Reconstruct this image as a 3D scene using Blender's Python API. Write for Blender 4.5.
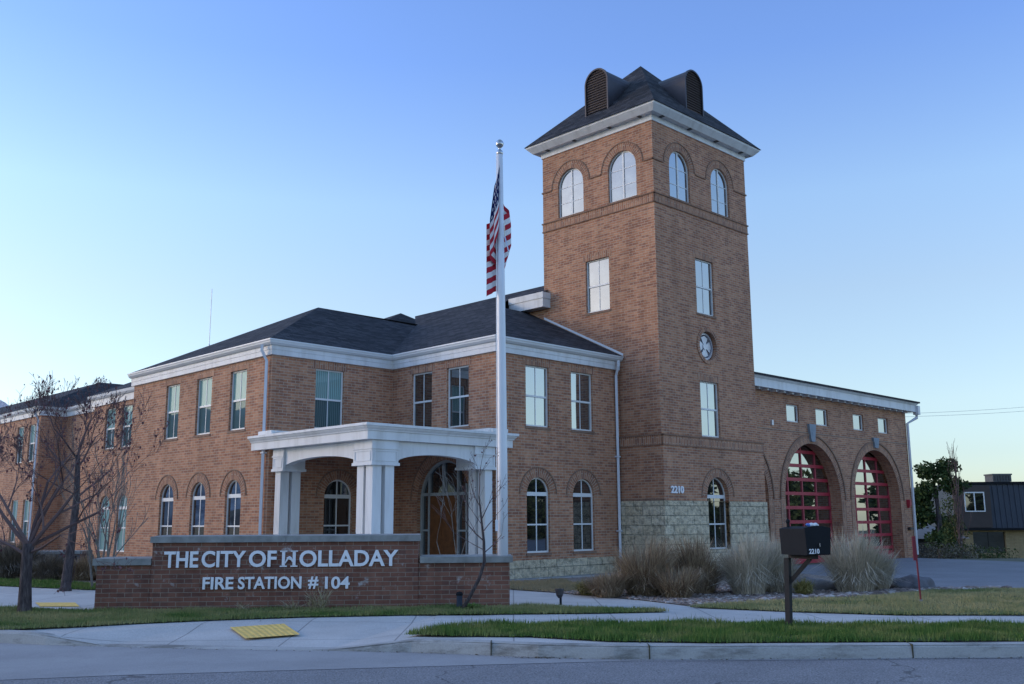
import bpy, bmesh, math, random
import numpy as np
from math import radians as R, sin, cos, pi, sqrt, atan2
from mathutils import Vector, Matrix
from mathutils.geometry import tessellate_polygon

for o in list(bpy.data.objects): bpy.data.objects.remove(o)
S = bpy.context.scene
COL = S.collection
rnd = random.Random(7)

# ------------------------------------------------------------------ camera
cd = bpy.data.cameras.new('camera'); cam = bpy.data.objects.new('camera', cd); COL.objects.link(cam)
cd.sensor_width = 36; cd.lens = 982.46 / 1024 * 36; cd.clip_end = 20000; cd.clip_start = .1
cam.matrix_world = Matrix.Translation((0, 0, 1.5)) @ Matrix.Rotation(pi/2 + .1789, 4, 'X') @ Matrix.Rotation(-.0057, 4, 'Z')
S.camera = cam

# ------------------------------------------------------------------ sky, sun, exposure
SUN_EL, SUN_AZ = 15.0, -80.0          # azimuth clockwise from the view direction (+Y)
w = bpy.data.worlds.new('World'); S.world = w; w.use_nodes = True
nt = w.node_tree; nt.nodes.clear()
sky = nt.nodes.new('ShaderNodeTexSky'); sky.sky_type = 'NISHITA'; sky.sun_disc = False
sky.sun_elevation = R(SUN_EL); sky.sun_rotation = R(SUN_AZ)
sky.air_density = 1.0; sky.dust_density = .5; sky.ozone_density = 2.0
bg = nt.nodes.new('ShaderNodeBackground'); bg.inputs['Strength'].default_value = .147
out = nt.nodes.new('ShaderNodeOutputWorld')
# bluer air with height; unseen zenith brightened and whitened as added fill light
tc = nt.nodes.new('ShaderNodeTexCoord'); sx = nt.nodes.new('ShaderNodeSeparateXYZ'); cr = nt.nodes.new('ShaderNodeValToRGB')
st_ = [(0, (.41, .475, .62)), (.06, (.45, .475, .56)), (.11, (.56, .54, .56)), (.22, (.66, .60, .60)), (.31, (.70, .685, .72)), (.44, (.54, .60, .82)), (.60, (.53, .60, .84)), (.74, (.98, .98, 1.0))]
while len(cr.color_ramp.elements) < len(st_): cr.color_ramp.elements.new(.5)
for e_, (p_, c_) in zip(cr.color_ramp.elements, st_): e_.position = p_; e_.color = (*c_, 1)
mu = nt.nodes.new('ShaderNodeVectorMath'); mu.operation = 'MULTIPLY'; m2 = nt.nodes.new('ShaderNodeVectorMath'); m2.operation = 'SCALE'; m2.inputs['Scale'].default_value = 2
nt.links.new(tc.outputs['Generated'], sx.inputs[0]); nt.links.new(sx.outputs['Z'], cr.inputs[0]); nt.links.new(sky.outputs[0], mu.inputs[0]); nt.links.new(cr.outputs[0], mu.inputs[1])
nt.links.new(mu.outputs[0], m2.inputs[0]); nt.links.new(m2.outputs[0], bg.inputs[0]); nt.links.new(bg.outputs[0], out.inputs[0])
sd = bpy.data.lights.new('sun', 'SUN'); sun = bpy.data.objects.new('sun', sd); COL.objects.link(sun)
sd.energy = .45; sd.angle = R(14); sd.color = (1, .74, .5)
a, e = R(SUN_AZ), R(SUN_EL)
sdir = Vector((sin(a)*cos(e), cos(a)*cos(e), sin(e)))
sun.rotation_euler = sdir.to_track_quat('Z', 'Y').to_euler()
S.view_settings.view_transform = 'Standard'; S.view_settings.look = 'None'
S.view_settings.exposure = .52; S.view_settings.gamma = 1
S.view_settings.use_curve_mapping = False
S.cycles.max_bounces = 6; S.cycles.use_denoising = True

# ------------------------------------------------------------------ materials
class NT:
    def __init__(s, name):
        s.m = bpy.data.materials.new(name); s.m.use_nodes = True
        s.t = s.m.node_tree; s.b = s.t.nodes['Principled BSDF']
    def n(s, typ, **kw):
        x = s.t.nodes.new(typ)
        for k, v in kw.items():
            if k in x.inputs: x.inputs[k].default_value = v
            else: setattr(x, k, v)
        return x
    def l(s, a, b): s.t.links.new(a, b)
    def mix(s, f, a, b, mode='MIX'):
        x = s.t.nodes.new('ShaderNodeMix'); x.data_type = 'RGBA'; x.blend_type = mode
        for k, v in ((0, f), (6, a), (7, b)):
            if hasattr(v, 'is_linked'): s.l(v, x.inputs[k])
            else: x.inputs[k].default_value = v if k == 0 else (*v[:3], 1)
        return x.outputs[2]
    def math(s, op, a, b=0.):
        x = s.t.nodes.new('ShaderNodeMath'); x.operation = op
        for k, v in ((0, a), (1, b)):
            if hasattr(v, 'is_linked'): s.l(v, x.inputs[k])
            else: x.inputs[k].default_value = v
        return x.outputs[0]
    def noise(s, scale, detail=3, vec=None, rough=.55):
        x = s.n('ShaderNodeTexNoise', Scale=scale, Detail=detail, Roughness=rough)
        if vec is not None: s.l(vec, x.inputs['Vector'])
        return x.outputs['Fac']
    def ramp(s, f, stops):
        x = s.t.nodes.new('ShaderNodeValToRGB'); cr = x.color_ramp
        while len(cr.elements) < len(stops): cr.elements.new(.5)
        for e_, (p, c) in zip(cr.elements, stops): e_.position = p; e_.color = (*c, 1)
        s.l(f, x.inputs[0]); return x.outputs[0]
    def bump(s, h, strength=.3, dist=.01):
        x = s.n('ShaderNodeBump', Strength=strength, Distance=dist); s.l(h, x.inputs['Height'])
        s.l(x.outputs[0], s.b.inputs['Normal'])
    def set(s, col=None, rough=None, spec=None, metal=None):
        if col is not None:
            if hasattr(col, 'is_linked'): s.l(col, s.b.inputs['Base Color'])
            else: s.b.inputs['Base Color'].default_value = (*col, 1)
        if rough is not None: s.b.inputs['Roughness'].default_value = rough
        if spec is not None: s.b.inputs['Specular IOR Level'].default_value = spec
        if metal is not None: s.b.inputs['Metallic'].default_value = metal
        return s.m
    def coord(s, k='Object'): return s.n('ShaderNodeTexCoord').outputs[k]

def brick_mat(name, c1, c2, mortar, bw, bh, ms, blotch=.35, rough=.85, bumpd=.006, third=None, efflor=0):
    k = NT(name); uv = k.coord('UV')
    b = k.n('ShaderNodeTexBrick', Scale=1., **{'Mortar Size': ms, 'Mortar Smooth': .3, 'Bias': 0., 'Brick Width': bw, 'Row Height': bh})
    b.offset = .5
    b.inputs['Color1'].default_value = (*c1, 1); b.inputs['Color2'].default_value = (*c2, 1); b.inputs['Mortar'].default_value = (*mortar, 1)
    k.l(uv, b.inputs['Vector'])
    col = b.outputs['Color']
    if third:      # a share of the bricks in a third tone: a white noise per brick cell
        sx = k.n('ShaderNodeSeparateXYZ'); k.l(uv, sx.inputs[0])
        row = k.math('FLOOR', k.math('DIVIDE', sx.outputs[1], bh))
        odd = k.math('MULTIPLY', k.math('MODULO', k.math('ABSOLUTE', row), 2.), .5)
        cx = k.math('FLOOR', k.math('ADD', k.math('DIVIDE', sx.outputs[0], bw), odd))
        cv = k.n('ShaderNodeCombineXYZ'); k.l(cx, cv.inputs[0]); k.l(row, cv.inputs[1])
        wn = k.n('ShaderNodeTexWhiteNoise'); k.l(cv.outputs[0], wn.inputs[0])
        sel = k.math('MULTIPLY', k.math('GREATER_THAN', wn.outputs[0], .74), k.math('SUBTRACT', 1., b.outputs['Fac']))
        col = k.mix(k.math('MULTIPLY', sel, .7), col, third)
    n1 = k.noise(.45, 4, uv); n2 = k.noise(9., 3, uv)
    col = k.mix(blotch, col, k.ramp(n1, [(.3, (.62, .6, .58)), (.7, (1.25, 1.2, 1.15))]), 'MULTIPLY')
    col = k.mix(.5, col, k.ramp(n2, [(.25, (.7, .7, .7)), (.75, (1.2, 1.2, 1.2))]), 'MULTIPLY')
    mp = k.n('ShaderNodeMapping'); mp.inputs['Scale'].default_value = (1.6, .22, 1); k.l(uv, mp.inputs[0])      # rain streaks and batch tone
    col = k.mix(.55, col, k.ramp(k.noise(1.7, 5, mp.outputs[0], .6), [(.35, (.72, .70, .70)), (.55, (1, 1, 1)), (.75, (1.18, 1.15, 1.12))]), 'MULTIPLY')
    if efflor:      # white mineral bloom
        ef = k.ramp(k.noise(3.2, 7, uv, .7), [(.60, (0, 0, 0)), (.70, (1, 1, 1))])
        col = k.mix(k.math('MULTIPLY', ef, efflor), col, (.55, .53, .52))
    h = k.math('ADD', k.math('MULTIPLY', b.outputs['Fac'], -1.), k.math('MULTIPLY', n2, .5))
    k.bump(h, .6, bumpd)
    return k.set(col, rough, .25)

def plain(name, col, rough=.6, spec=.4, metal=0, var=.15, scale=3., bump=0, bscale=40):
    k = NT(name); v = k.coord()
    n1 = k.noise(scale, 5, v)
    c = k.mix(1., col, k.ramp(n1, [(.25, (1-var,)*3), (.75, (1+var,)*3)]), 'MULTIPLY')
    if bump: k.bump(k.noise(bscale, 3, v), bump, .01)
    return k.set(c, rough, spec, metal)

def island(name, stops, rough=.8, trans=0):
    k = NT(name); g = k.n('ShaderNodeNewGeometry')
    c = k.ramp(g.outputs['Random Per Island'], stops)
    k.set(c, rough, .15)
    return k.m

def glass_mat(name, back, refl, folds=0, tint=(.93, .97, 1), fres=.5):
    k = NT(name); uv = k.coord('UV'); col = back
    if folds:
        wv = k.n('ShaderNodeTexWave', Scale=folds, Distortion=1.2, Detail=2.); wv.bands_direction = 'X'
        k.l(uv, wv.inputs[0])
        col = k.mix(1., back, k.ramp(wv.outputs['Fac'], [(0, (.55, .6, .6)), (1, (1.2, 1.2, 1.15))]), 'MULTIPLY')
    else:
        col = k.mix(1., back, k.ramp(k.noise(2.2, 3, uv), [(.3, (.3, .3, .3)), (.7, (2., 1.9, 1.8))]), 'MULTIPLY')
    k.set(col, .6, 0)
    gl = k.n('ShaderNodeBsdfGlossy', Roughness=.015); gl.inputs['Color'].default_value = (*tint, 1)
    lw = k.n('ShaderNodeLayerWeight', Blend=.25)
    f = k.math('ADD', k.math('MULTIPLY', lw.outputs['Fresnel'], fres), refl)
    mx = k.n('ShaderNodeMixShader'); k.l(f, mx.inputs[0]); k.l(k.b.outputs[0], mx.inputs[1]); k.l(gl.outputs[0], mx.inputs[2])
    bp_ = k.n('ShaderNodeBump', Strength=.08, Distance=.02); k.l(k.noise(1.4, 0, uv), bp_.inputs['Height']); k.l(bp_.outputs[0], gl.inputs['Normal'])
    k.l(mx.outputs[0], k.t.nodes['Material Output'].inputs[0])
    return k.m

M = {}
M['brick'] = brick_mat('brick', (.42, .187, .106), (.54, .28, .165), (.48, .375, .285), .24, .074, .009, third=(.29, .132, .088))
M['brick_trim'] = brick_mat('brick_trim', (.37, .17, .10), (.50, .26, .155), (.50, .40, .31), .3, .075, .009, third=(.25, .125, .09))
M['brick_line'] = brick_mat('brick_line', (.25, .145, .10), (.32, .195, .135), (.30, .23, .18), .25, .075, .008)  # darker brick for sills; on hood rings their shadow put into the colour
M['sign_brick'] = brick_mat('sign_brick', (.205, .088, .064), (.285, .138, .098), (.32, .25, .20), .26, .0765, .007, third=(.16, .08, .065), bumpd=.012, efflor=.8)
M['stone'] = brick_mat('stone', (.36, .35, .26), (.46, .44, .34), (.24, .23, .18), .62, .27, .012, blotch=.5, bumpd=.03)
k = NT('stone_face'); uv = k.coord('UV')     # rock-faced buff stone
b = k.n('ShaderNodeTexBrick', Scale=1., **{'Mortar Size': .012, 'Mortar Smooth': .4, 'Brick Width': .62, 'Row Height': .265}); k.l(uv, b.inputs['Vector'])
b.inputs['Color1'].default_value = (.73, .61, .43, 1); b.inputs['Color2'].default_value = (.86, .74, .55, 1); b.inputs['Mortar'].default_value = (.42, .38, .28, 1)
n1 = k.noise(6, 6, uv, .65); n2 = k.noise(22, 4, uv)
c = k.mix(.8, b.outputs[0], k.ramp(n1, [(.36, (.42, .43, .42)), (.5, (.95, .95, .93)), (.64, (1.25, 1.25, 1.2))]), 'MULTIPLY')
k.bump(k.math('ADD', k.math('MULTIPLY', b.outputs['Fac'], -.7), k.math('ADD', k.math('MULTIPLY', n1, 2.2), n2)), 1., .07)
M['stone'] = k.set(c, .9, .2)
k = NT('white_trim'); v = k.coord(); mp = k.n('ShaderNodeMapping'); mp.inputs['Scale'].default_value = (2.2, 2.2, .35); k.l(v, mp.inputs[0])
c = k.mix(1., (.75, .76, .76), k.ramp(k.noise(1.4, 6, mp.outputs[0], .65), [(.3, (.80, .79, .77)), (.55, (1, 1, 1))]), 'MULTIPLY')
c = k.mix(1., c, k.ramp(k.noise(.5, 4, v), [(.3, (.92, .92, .92)), (.7, (1.05, 1.05, 1.05))]), 'MULTIPLY'); k.bump(k.noise(14, 2, v), .08, .01)
M['trim'] = k.set(c, .5, .35)
M['gutter'] = plain('gutter_paint', (.70, .72, .73), .4, .4, var=.06, scale=1.3)
M['pipe'] = plain('downpipe_paint', (.66, .68, .72), .4, .4, var=.06)
M['frame'] = plain('window_vinyl', (.74, .75, .74), .4, .4, var=.04)
M['soffit'] = plain('soffit', (.62, .64, .64), .6, .2, var=.05)
k = NT('shingles'); uv = k.coord('UV')
b = k.n('ShaderNodeTexBrick', Scale=1., **{'Mortar Size': .012, 'Mortar Smooth': .2, 'Brick Width': .32, 'Row Height': .14}); k.l(uv, b.inputs['Vector'])
b.inputs['Color1'].default_value = (.018, .019, .024, 1); b.inputs['Color2'].default_value = (.066, .065, .074, 1); b.inputs['Mortar'].default_value = (.012, .012, .014, 1)
c = k.mix(.8, b.outputs[0], k.ramp(k.noise(.8, 5, uv), [(.3, (.6, .6, .6)), (.7, (1.4, 1.4, 1.35))]), 'MULTIPLY')
k.bump(k.math('ADD', k.math('MULTIPLY', b.outputs['Fac'], -1), k.noise(60, 2, uv)), .7, .012)
M['shingle'] = k.set(c, .85, .25)
M['vent_metal'] = plain('bronze_metal', (.045, .04, .045), .45, .5, metal=.3, var=.2)
M['louvre'] = plain('louvre', (.11, .085, .08), .5, .4, var=.1)
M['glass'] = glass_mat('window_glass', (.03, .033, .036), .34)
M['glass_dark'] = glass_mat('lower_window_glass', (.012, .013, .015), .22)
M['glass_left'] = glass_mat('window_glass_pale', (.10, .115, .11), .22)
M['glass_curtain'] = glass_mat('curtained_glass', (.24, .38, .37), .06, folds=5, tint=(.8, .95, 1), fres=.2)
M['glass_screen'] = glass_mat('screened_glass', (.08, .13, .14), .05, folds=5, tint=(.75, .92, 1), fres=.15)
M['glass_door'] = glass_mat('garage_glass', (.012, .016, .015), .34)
M['wood'] = plain('door_wood', (.17, .065, .022), .45, .4, var=.3, scale=6)
M['red'] = plain('red_door_paint', (.42, .028, .05), .5, .4, var=.1)
M['pink'] = plain('faded_red_paint', (.44, .06, .08), .5, .4, var=.1)
M['concrete_cap'] = plain('cast_stone', (.27, .275, .265), .85, .2, var=.3, scale=5, bump=.2)
M['white_letter'] = plain('letter_enamel', (.84, .85, .88), .4, .4, var=.03)
M['pole'] = plain('brushed_aluminium', (.74, .76, .79), .42, .4, metal=.1, var=.04)
M['chrome'] = plain('ball_metal', (.5, .5, .5), .2, .5, metal=1, var=.02)
M['black'] = plain('black_paint', (.009, .011, .015), .7, .2, var=.2)
M['blackwood'] = plain('dark_post_wood', (.028, .026, .026), .75, .3, var=.3, scale=14)
M['keystone'] = plain('keystone_cast', (.26, .30, .34), .7, .3, var=.1)
M['medal'] = plain('silver_medallion', (.55, .56, .60), .4, .5, metal=.3, var=.15, scale=8)
M['medal_dark'] = plain('medallion_ground', (.17, .16, .18), .6, .3, var=.2, scale=8)
M['tan_wall'] = brick_mat('tan_brick', (.42, .31, .15), (.50, .37, .19), (.36, .28, .17), .3, .1, .012)

# ------------------------------------------------------------------ mesh helpers
class MB:
    def __init__(s): s.v = []; s.f = []; s.uv = []
    def face(s, pts, uvs=None):
        i = len(s.v); s.v += [tuple(p) for p in pts]; s.f.append(tuple(range(i, i+len(pts))))
        s.uv += list(uvs) if uvs else [(0, 0)]*len(pts)
    def quad_auto(s, pts):
        """face with metric uv from its own plane"""
        p = [Vector(q) for q in pts]; n = Vector((0, 0, 0))
        for i in range(1, len(p)-1): n += (p[i]-p[0]).cross(p[i+1]-p[0])
        if n.length < 1e-12: return
        n.normalize()
        if abs(n.z) > .9: tu, tv = Vector((1, 0, 0)), Vector((0, 1, 0))
        else:
            tu = Vector((0, 0, 1)).cross(n).normalized(); tv = n.cross(tu)
        s.face(pts, [(q.dot(tu), q.dot(tv)) for q in p])
    def box(s, x0, x1, y0, y1, z0, z1, T=None, taper=None):
        c = [(x0, y0, z0), (x1, y0, z0), (x1, y1, z0), (x0, y1, z0), (x0, y0, z1), (x1, y0, z1), (x1, y1, z1), (x0, y1, z1)]
        s.hexa(c, T)
    def hexa(s, c, T=None):
        if T: c = [T(*p) for p in c]
        for q in ((0, 1, 5, 4), (1, 2, 6, 5), (2, 3, 7, 6), (3, 0, 4, 7), (4, 5, 6, 7), (3, 2, 1, 0)):
            s.quad_auto([c[i] for i in q])
    def tube(s, pts, rad, sides=6, cap=True):
        if not hasattr(rad, '__len__'): rad = [rad]*len(pts)
        P = [Vector(p) for p in pts]; rings = []
        ref = None
        for i, p in enumerate(P):
            d = (P[min(i+1, len(P)-1)]-P[max(i-1, 0)])
            if d.length < 1e-9: d = Vector((0, 0, 1))
            d.normalize()
            if ref is None: ref = Vector((1, 0, 0)) if abs(d.x) < .8 else Vector((0, 1, 0))
            a_ = (ref - d*ref.dot(d)).normalized(); b_ = d.cross(a_); ref = a_
            base = len(s.v); rings.append(base)
            for j in range(sides):
                t = 2*pi*j/sides
                s.v.append(tuple(p + (a_*cos(t)+b_*sin(t))*rad[i]))
        for i in range(len(P)-1):
            for j in range(sides):
                j2 = (j+1) % sides
                s.f.append((rings[i]+j, rings[i]+j2, rings[i+1]+j2, rings[i+1]+j)); s.uv += [(0, 0)]*4
        if cap:
            s.f.append(tuple(rings[0]+j for j in reversed(range(sides)))); s.uv += [(0, 0)]*sides
            s.f.append(tuple(rings[-1]+j for j in range(sides))); s.uv += [(0, 0)]*sides
    def lathe(s, prof, cx=0, cy=0, z0=0, sides=20):
        base = len(s.v)
        for r_, z in prof:
            for j in range(sides):
                t = 2*pi*j/sides; s.v.append((cx+r_*cos(t), cy+r_*sin(t), z0+z))
        for i in range(len(prof)-1):
            for j in range(sides):
                j2 = (j+1) % sides
                s.f.append((base+i*sides+j, base+i*sides+j2, base+(i+1)*sides+j2, base+(i+1)*sides+j)); s.uv += [(0, 0)]*4
    def blob(s, c, r, seed=0, sub=2, amp=.25, flat=0):
        bm = bmesh.new(); bmesh.ops.create_icosphere(bm, subdivisions=sub, radius=1)
        rr = random.Random(seed); ph = [rr.uniform(0, 6) for _ in range(6)]
        base = len(s.v); bm.verts.ensure_lookup_table()
        for v in bm.verts:
            p = v.co
            k_ = 1 + amp*(sin(2.3*p.x+ph[0])*cos(2.7*p.y+ph[1]) + .6*sin(4.7*p.z+ph[2]+2*p.x) + .4*sin(7*p.y+ph[3])*sin(6*p.x+ph[4]))
            q = Vector((p.x*r[0]*k_, p.y*r[1]*k_, p.z*r[2]*k_))
            s.v.append((c[0]+q.x, c[1]+q.y, c[2]+q.z))
        for f in bm.faces:
            s.f.append(tuple(base+v.index for v in f.verts)); s.uv += [(0, 0)]*3
        bm.free()
    def build(s, name, mat, parent=None, smooth=False):
        me = bpy.data.meshes.new(name); me.from_pydata(s.v, [], s.f)
        ul = me.uv_layers.new(name='UVMap')
        if len(s.uv) == len(me.loops): ul.data.foreach_set('uv', np.array(s.uv, 'f').ravel())
        me.materials.append(mat)
        if smooth: me.polygons.foreach_set('use_smooth', [True]*len(me.polygons))
        me.update()
        o = bpy.data.objects.new(name, me); COL.objects.link(o)
        if parent: o.parent = parent
        return o

def tag(o, label=None, cat=None, group=None, kind=None):
    for k_, v in (('label', label), ('category', cat), ('group', group), ('kind', kind)):
        if v: o[k_] = v
    return o
def empty(name, loc=(0, 0, 0), rz=0, **kw):
    o = bpy.data.objects.new(name, None); o.empty_display_size = .3; COL.objects.link(o)
    o.location = loc; o.rotation_euler = (0, 0, rz); return tag(o, **kw)

def orient(tris_pts, n):
    a_, b_, c_ = [Vector(p) for p in tris_pts]
    return (b_-a_).cross(c_-a_).dot(n) >= 0

class Face:
    """a vertical wall plane running p0 -> p1, outward normal on the right hand"""
    def __init__(s, p0, p1):
        s.p0 = Vector((*p0, 0)); d = Vector((*p1, 0))-s.p0; s.L = d.length; s.d = d.normalized()
        s.n = Vector((s.d.y, -s.d.x, 0)); s.o = p0[0]*.37+p0[1]*.61
    def pt(s, a_, z, off=0): return tuple(s.p0+s.d*a_+s.n*off+Vector((0, 0, z)))
    def S(s, p):  # local coordinate of a plan point
        return (Vector((*p, 0))-s.p0).dot(s.d)
    def poly(s, mb, loops, off=0, swap=False):
        vec = [[Vector((x, y, 0)) for x, y in lp] for lp in loops]; flat = [p for lp in loops for p in lp]
        for t in tessellate_polygon(vec):
            pp = [s.pt(*flat[i], off) for i in t]; idx = list(t)
            if not orient(pp, s.n): pp.reverse(); idx.reverse()
            mb.face(pp, [((flat[i][1], flat[i][0]+s.o) if swap else (flat[i][0]+s.o, flat[i][1])) for i in idx])
    def wall(s, mb, z0, z1, holes=(), depth=.18, a0=0, a1=None, off=0):
        a1 = s.L if a1 is None else a1
        s.poly(mb, [[(a0, z0), (a1, z0), (a1, z1), (a0, z1)]]+list(holes), off)
        for lp in holes: s.reveal(mb, lp, depth, off)
    def reveal(s, mb, lp, depth, off=0):
        cx = sum(p[0] for p in lp)/len(lp); cz = sum(p[1] for p in lp)/len(lp)
        acc = 0
        for i in range(len(lp)):
            a_, b_ = lp[i], lp[(i+1) % len(lp)]; ln = math.hypot(b_[0]-a_[0], b_[1]-a_[1])
            q = [s.pt(*a_, off), s.pt(*b_, off), s.pt(*b_, off-depth), s.pt(*a_, off-depth)]
            uvs = [(0, acc), (0, acc+ln), (depth, acc+ln), (depth, acc)]
            inward = s.d*(cx-(a_[0]+b_[0])/2)+Vector((0, 0, cz-(a_[1]+b_[1])/2))
            if not orient(q[:3], inward): q.reverse(); uvs.reverse()
            mb.face(q, uvs); acc += ln
    def bar(s, mb, a0, a1, z0, z1, o0, o1, swap=False):
        """box on the wall from offset o0 (inner) to o1 (outer)"""
        def q(pts, uvs): mb.face([s.pt(*p) for p in pts], [(v, u) if swap else (u, v) for u, v in uvs])
        A, B = a0+s.o, a1+s.o
        q([(a0, z0, o1), (a1, z0, o1), (a1, z1, o1), (a0, z1, o1)], [(A, z0), (B, z0), (B, z1), (A, z1)])
        q([(a0, z1, o1), (a1, z1, o1), (a1, z1, o0), (a0, z1, o0)], [(A, 0), (B, 0), (B, o1-o0), (A, o1-o0)])
        q([(a0, z0, o0), (a1, z0, o0), (a1, z0, o1), (a0, z0, o1)], [(A, 0), (B, 0), (B, o1-o0), (A, o1-o0)])
        q([(a0, z0, o0), (a0, z0, o1), (a0, z1, o1), (a0, z1, o0)], [(0, z0), (o1-o0, z0), (o1-o0, z1), (0, z1)])
        q([(a1, z0, o1), (a1, z0, o0), (a1, z1, o0), (a1, z1, o1)], [(0, z0), (o1-o0, z0), (o1-o0, z1), (0, z1)])
    def ring(s, mb, c, zc, r0, r1, o0, o1, t0=0., t1=pi, n=24):
        for i in range(n):
            ta, tb = t0+(t1-t0)*i/n, t0+(t1-t0)*(i+1)/n
            P = lambda r_, t, o_: s.pt(c+r_*cos(t), zc+r_*sin(t), o_)
            rm = (r0+r1)/2; ua, ub = ta*rm, tb*rm
            mb.face([P(r0, ta, o1), P(r1, ta, o1), P(r1, tb, o1), P(r0, tb, o1)], [(0, ua), (r1-r0, ua), (r1-r0, ub), (0, ub)])
            mb.face([P(r1, ta, o1), P(r1, ta, o0), P(r1, tb, o0), P(r1, tb, o1)], [(0, ua), (o1-o0, ua), (o1-o0, ub), (0, ub)])
            mb.face([P(r0, tb, o1), P(r0, tb, o0), P(r0, ta, o0), P(r0, ta, o1)], [(0, ub), (o1-o0, ub), (o1-o0, ua), (0, ua)])
        for t in (t0, t1):
            mb.face([P(r0, t, o0), P(r1, t, o0), P(r1, t, o1), P(r0, t, o1)])

def arch_loop(a0, a1, z0, z1, n=20):
    r_ = (a1-a0)/2; c = (a0+a1)/2; zs = z1-r_
    return [(a0, z0), (a1, z0)]+[(c+r_*cos(pi*i/n), zs+r_*sin(pi*i/n)) for i in range(n+1)]
def rect_loop(a0, a1, z0, z1): return [(a0, z0), (a1, z0), (a1, z1), (a0, z1)]

def sweep(mb, path, prof, closed=False):
    """closed profile of (offset outward, z) along a plan path, outward on the right hand"""
    P = [Vector((p[0], p[1])) for p in path]; n = len(P); sec = []
    for i in range(n):
        def nrm(a_, b_):
            d = (b_-a_).normalized(); return Vector((d.y, -d.x))
        if closed or 0 < i < n-1:
            n1 = nrm(P[i-1], P[i]); n2 = nrm(P[i], P[(i+1) % n]); m = (n1+n2)/(1+n1.dot(n2))
        else: m = nrm(P[0], P[1]) if i == 0 else nrm(P[-2], P[-1])
        sec.append([(P[i].x+m.x*o_, P[i].y+m.y*o_, z) for o_, z in prof])
    for i in range(n if closed else n-1):
        A, B = sec[i], sec[(i+1) % n]
        for j in range(len(prof)):
            j2 = (j+1) % len(prof)
            mb.quad_auto([A[j], B[j], B[j2], A[j2]])
    if not closed:
        mb.quad_auto(list(reversed(sec[0]))); mb.quad_auto(sec[-1])

def text_mesh(name, txt, size, depth, mat, parent, T, spacing=1., width=None, bold=0.):
    cu = bpy.data.curves.new('t', 'FONT'); cu.body = txt; cu.size = size; cu.extrude = depth/2
    cu.space_character = spacing; cu.offset = bold; cu.resolution_u = 4
    ob = bpy.data.objects.new('t', cu); COL.objects.link(ob)
    dg = bpy.context.evaluated_depsgraph_get(); me = bpy.data.meshes.new_from_object(ob.evaluated_get(dg))
    bpy.data.objects.remove(ob); bpy.data.curves.remove(cu)
    xs = [v.co.x for v in me.vertices]; ys = [v.co.y for v in me.vertices]
    x0, x1, y0 = min(xs), max(xs), min(ys)
    kx = width/(x1-x0) if width else 1
    for v in me.vertices: v.co = T((v.co.x-x0)*kx, v.co.y-y0, v.co.z)
    me.name = name; me.materials.clear(); me.materials.append(mat)
    o = bpy.data.objects.new(name, me); COL.objects.link(o); o.parent = parent
    return o

# ------------------------------------------------------------------ ground, road, pavement
def sheet(name, pts, z, mat, kind='structure'):
    mb = MB(); n = Vector((0, 0, 1)); P3 = [Vector((*p[:2], 0)) for p in pts]
    for t in tessellate_polygon([P3]):
        pp = [(pts[i][0], pts[i][1], pts[i][2] if len(pts[i]) > 2 else z) for i in t]
        if not orient(pp, n): pp.reverse()
        mb.face(pp, [(p[0], p[1]) for p in pp])
    return tag(mb.build(name, mat), kind=kind)

def ground_mat(name, c1, c2, s1, fine, fs, rough=.9, joints=None, bump=.3, crack=False):
    k = NT(name); v = k.coord()
    c = k.mix(k.noise(s1, 6, v), c1, c2)
    c = k.mix(fine, c, k.ramp(k.noise(fs, 2, v), [(.3, (.5, .5, .5)), (.7, (1.5, 1.5, 1.5))]), 'MULTIPLY')
    c = k.mix(.5, c, k.ramp(k.noise(.6, 5, v, .7), [(.35, (.75, .75, .75)), (.65, (1.15, 1.15, 1.15))]), 'MULTIPLY')
    if joints:
        b_ = k.n('ShaderNodeTexBrick', Scale=1., **{'Mortar Size': .012, 'Mortar Smooth': .1, 'Brick Width': joints, 'Row Height': joints}); b_.offset = 0
        k.l(v, b_.inputs['Vector']); c = k.mix(k.math('MULTIPLY', b_.outputs['Fac'], .55), c, (.10, .10, .10))
    if crack:
        vo = k.n('ShaderNodeTexVoronoi', Scale=.16); vo.feature = 'DISTANCE_TO_EDGE'
        nn = k.n('ShaderNodeTexNoise', Scale=1.5, Detail=4.); k.l(v, nn.inputs['Vector'])
        ad = k.n('ShaderNodeVectorMath'); ad.operation = 'ADD'; k.l(v, ad.inputs[0]); k.l(nn.outputs['Color'], ad.inputs[1]); k.l(ad.outputs[0], vo.inputs['Vector'])
        c = k.mix(k.math('MULTIPLY', k.math('LESS_THAN', vo.outputs['Distance'], .0022), .5), c, (.03, .03, .03))
    k.bump(k.noise(fs, 3, v), bump, .01)
    return k.set(c, rough, .25)
k = NT('kerb_concrete'); v = k.coord(); mp = k.n('ShaderNodeMapping'); mp.inputs['Scale'].default_value = (.7, 2, 3); k.l(v, mp.inputs[0])
c = k.mix(k.noise(1.3, 6, v), (.33, .33, .32), (.47, .465, .45)); c = k.mix(.3, c, k.ramp(k.noise(60, 2, v), [(.3, (.6, .6, .6)), (.7, (1.3, 1.3, 1.3))]), 'MULTIPLY')
c = k.mix(1., c, k.ramp(k.noise(1.6, 6, mp.outputs[0], .7), [(.36, (.52, .51, .49)), (.52, (1, 1, 1))]), 'MULTIPLY'); k.bump(k.noise(45, 3, v), .2, .01); M['kerbc'] = k.set(c, .9, .2)
M['concrete'] = ground_mat('concrete', (.42, .415, .40), (.54, .53, .51), .8, .35, 60, joints=1.55)
M['gutterc'] = ground_mat('gutter_concrete', (.27, .27, .28), (.36, .36, .36), .9, .3, 70)
M['asphalt'] = ground_mat('asphalt', (.18, .18, .19), (.27, .27, .28), .5, 1., 55, bump=1., crack=True)
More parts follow.
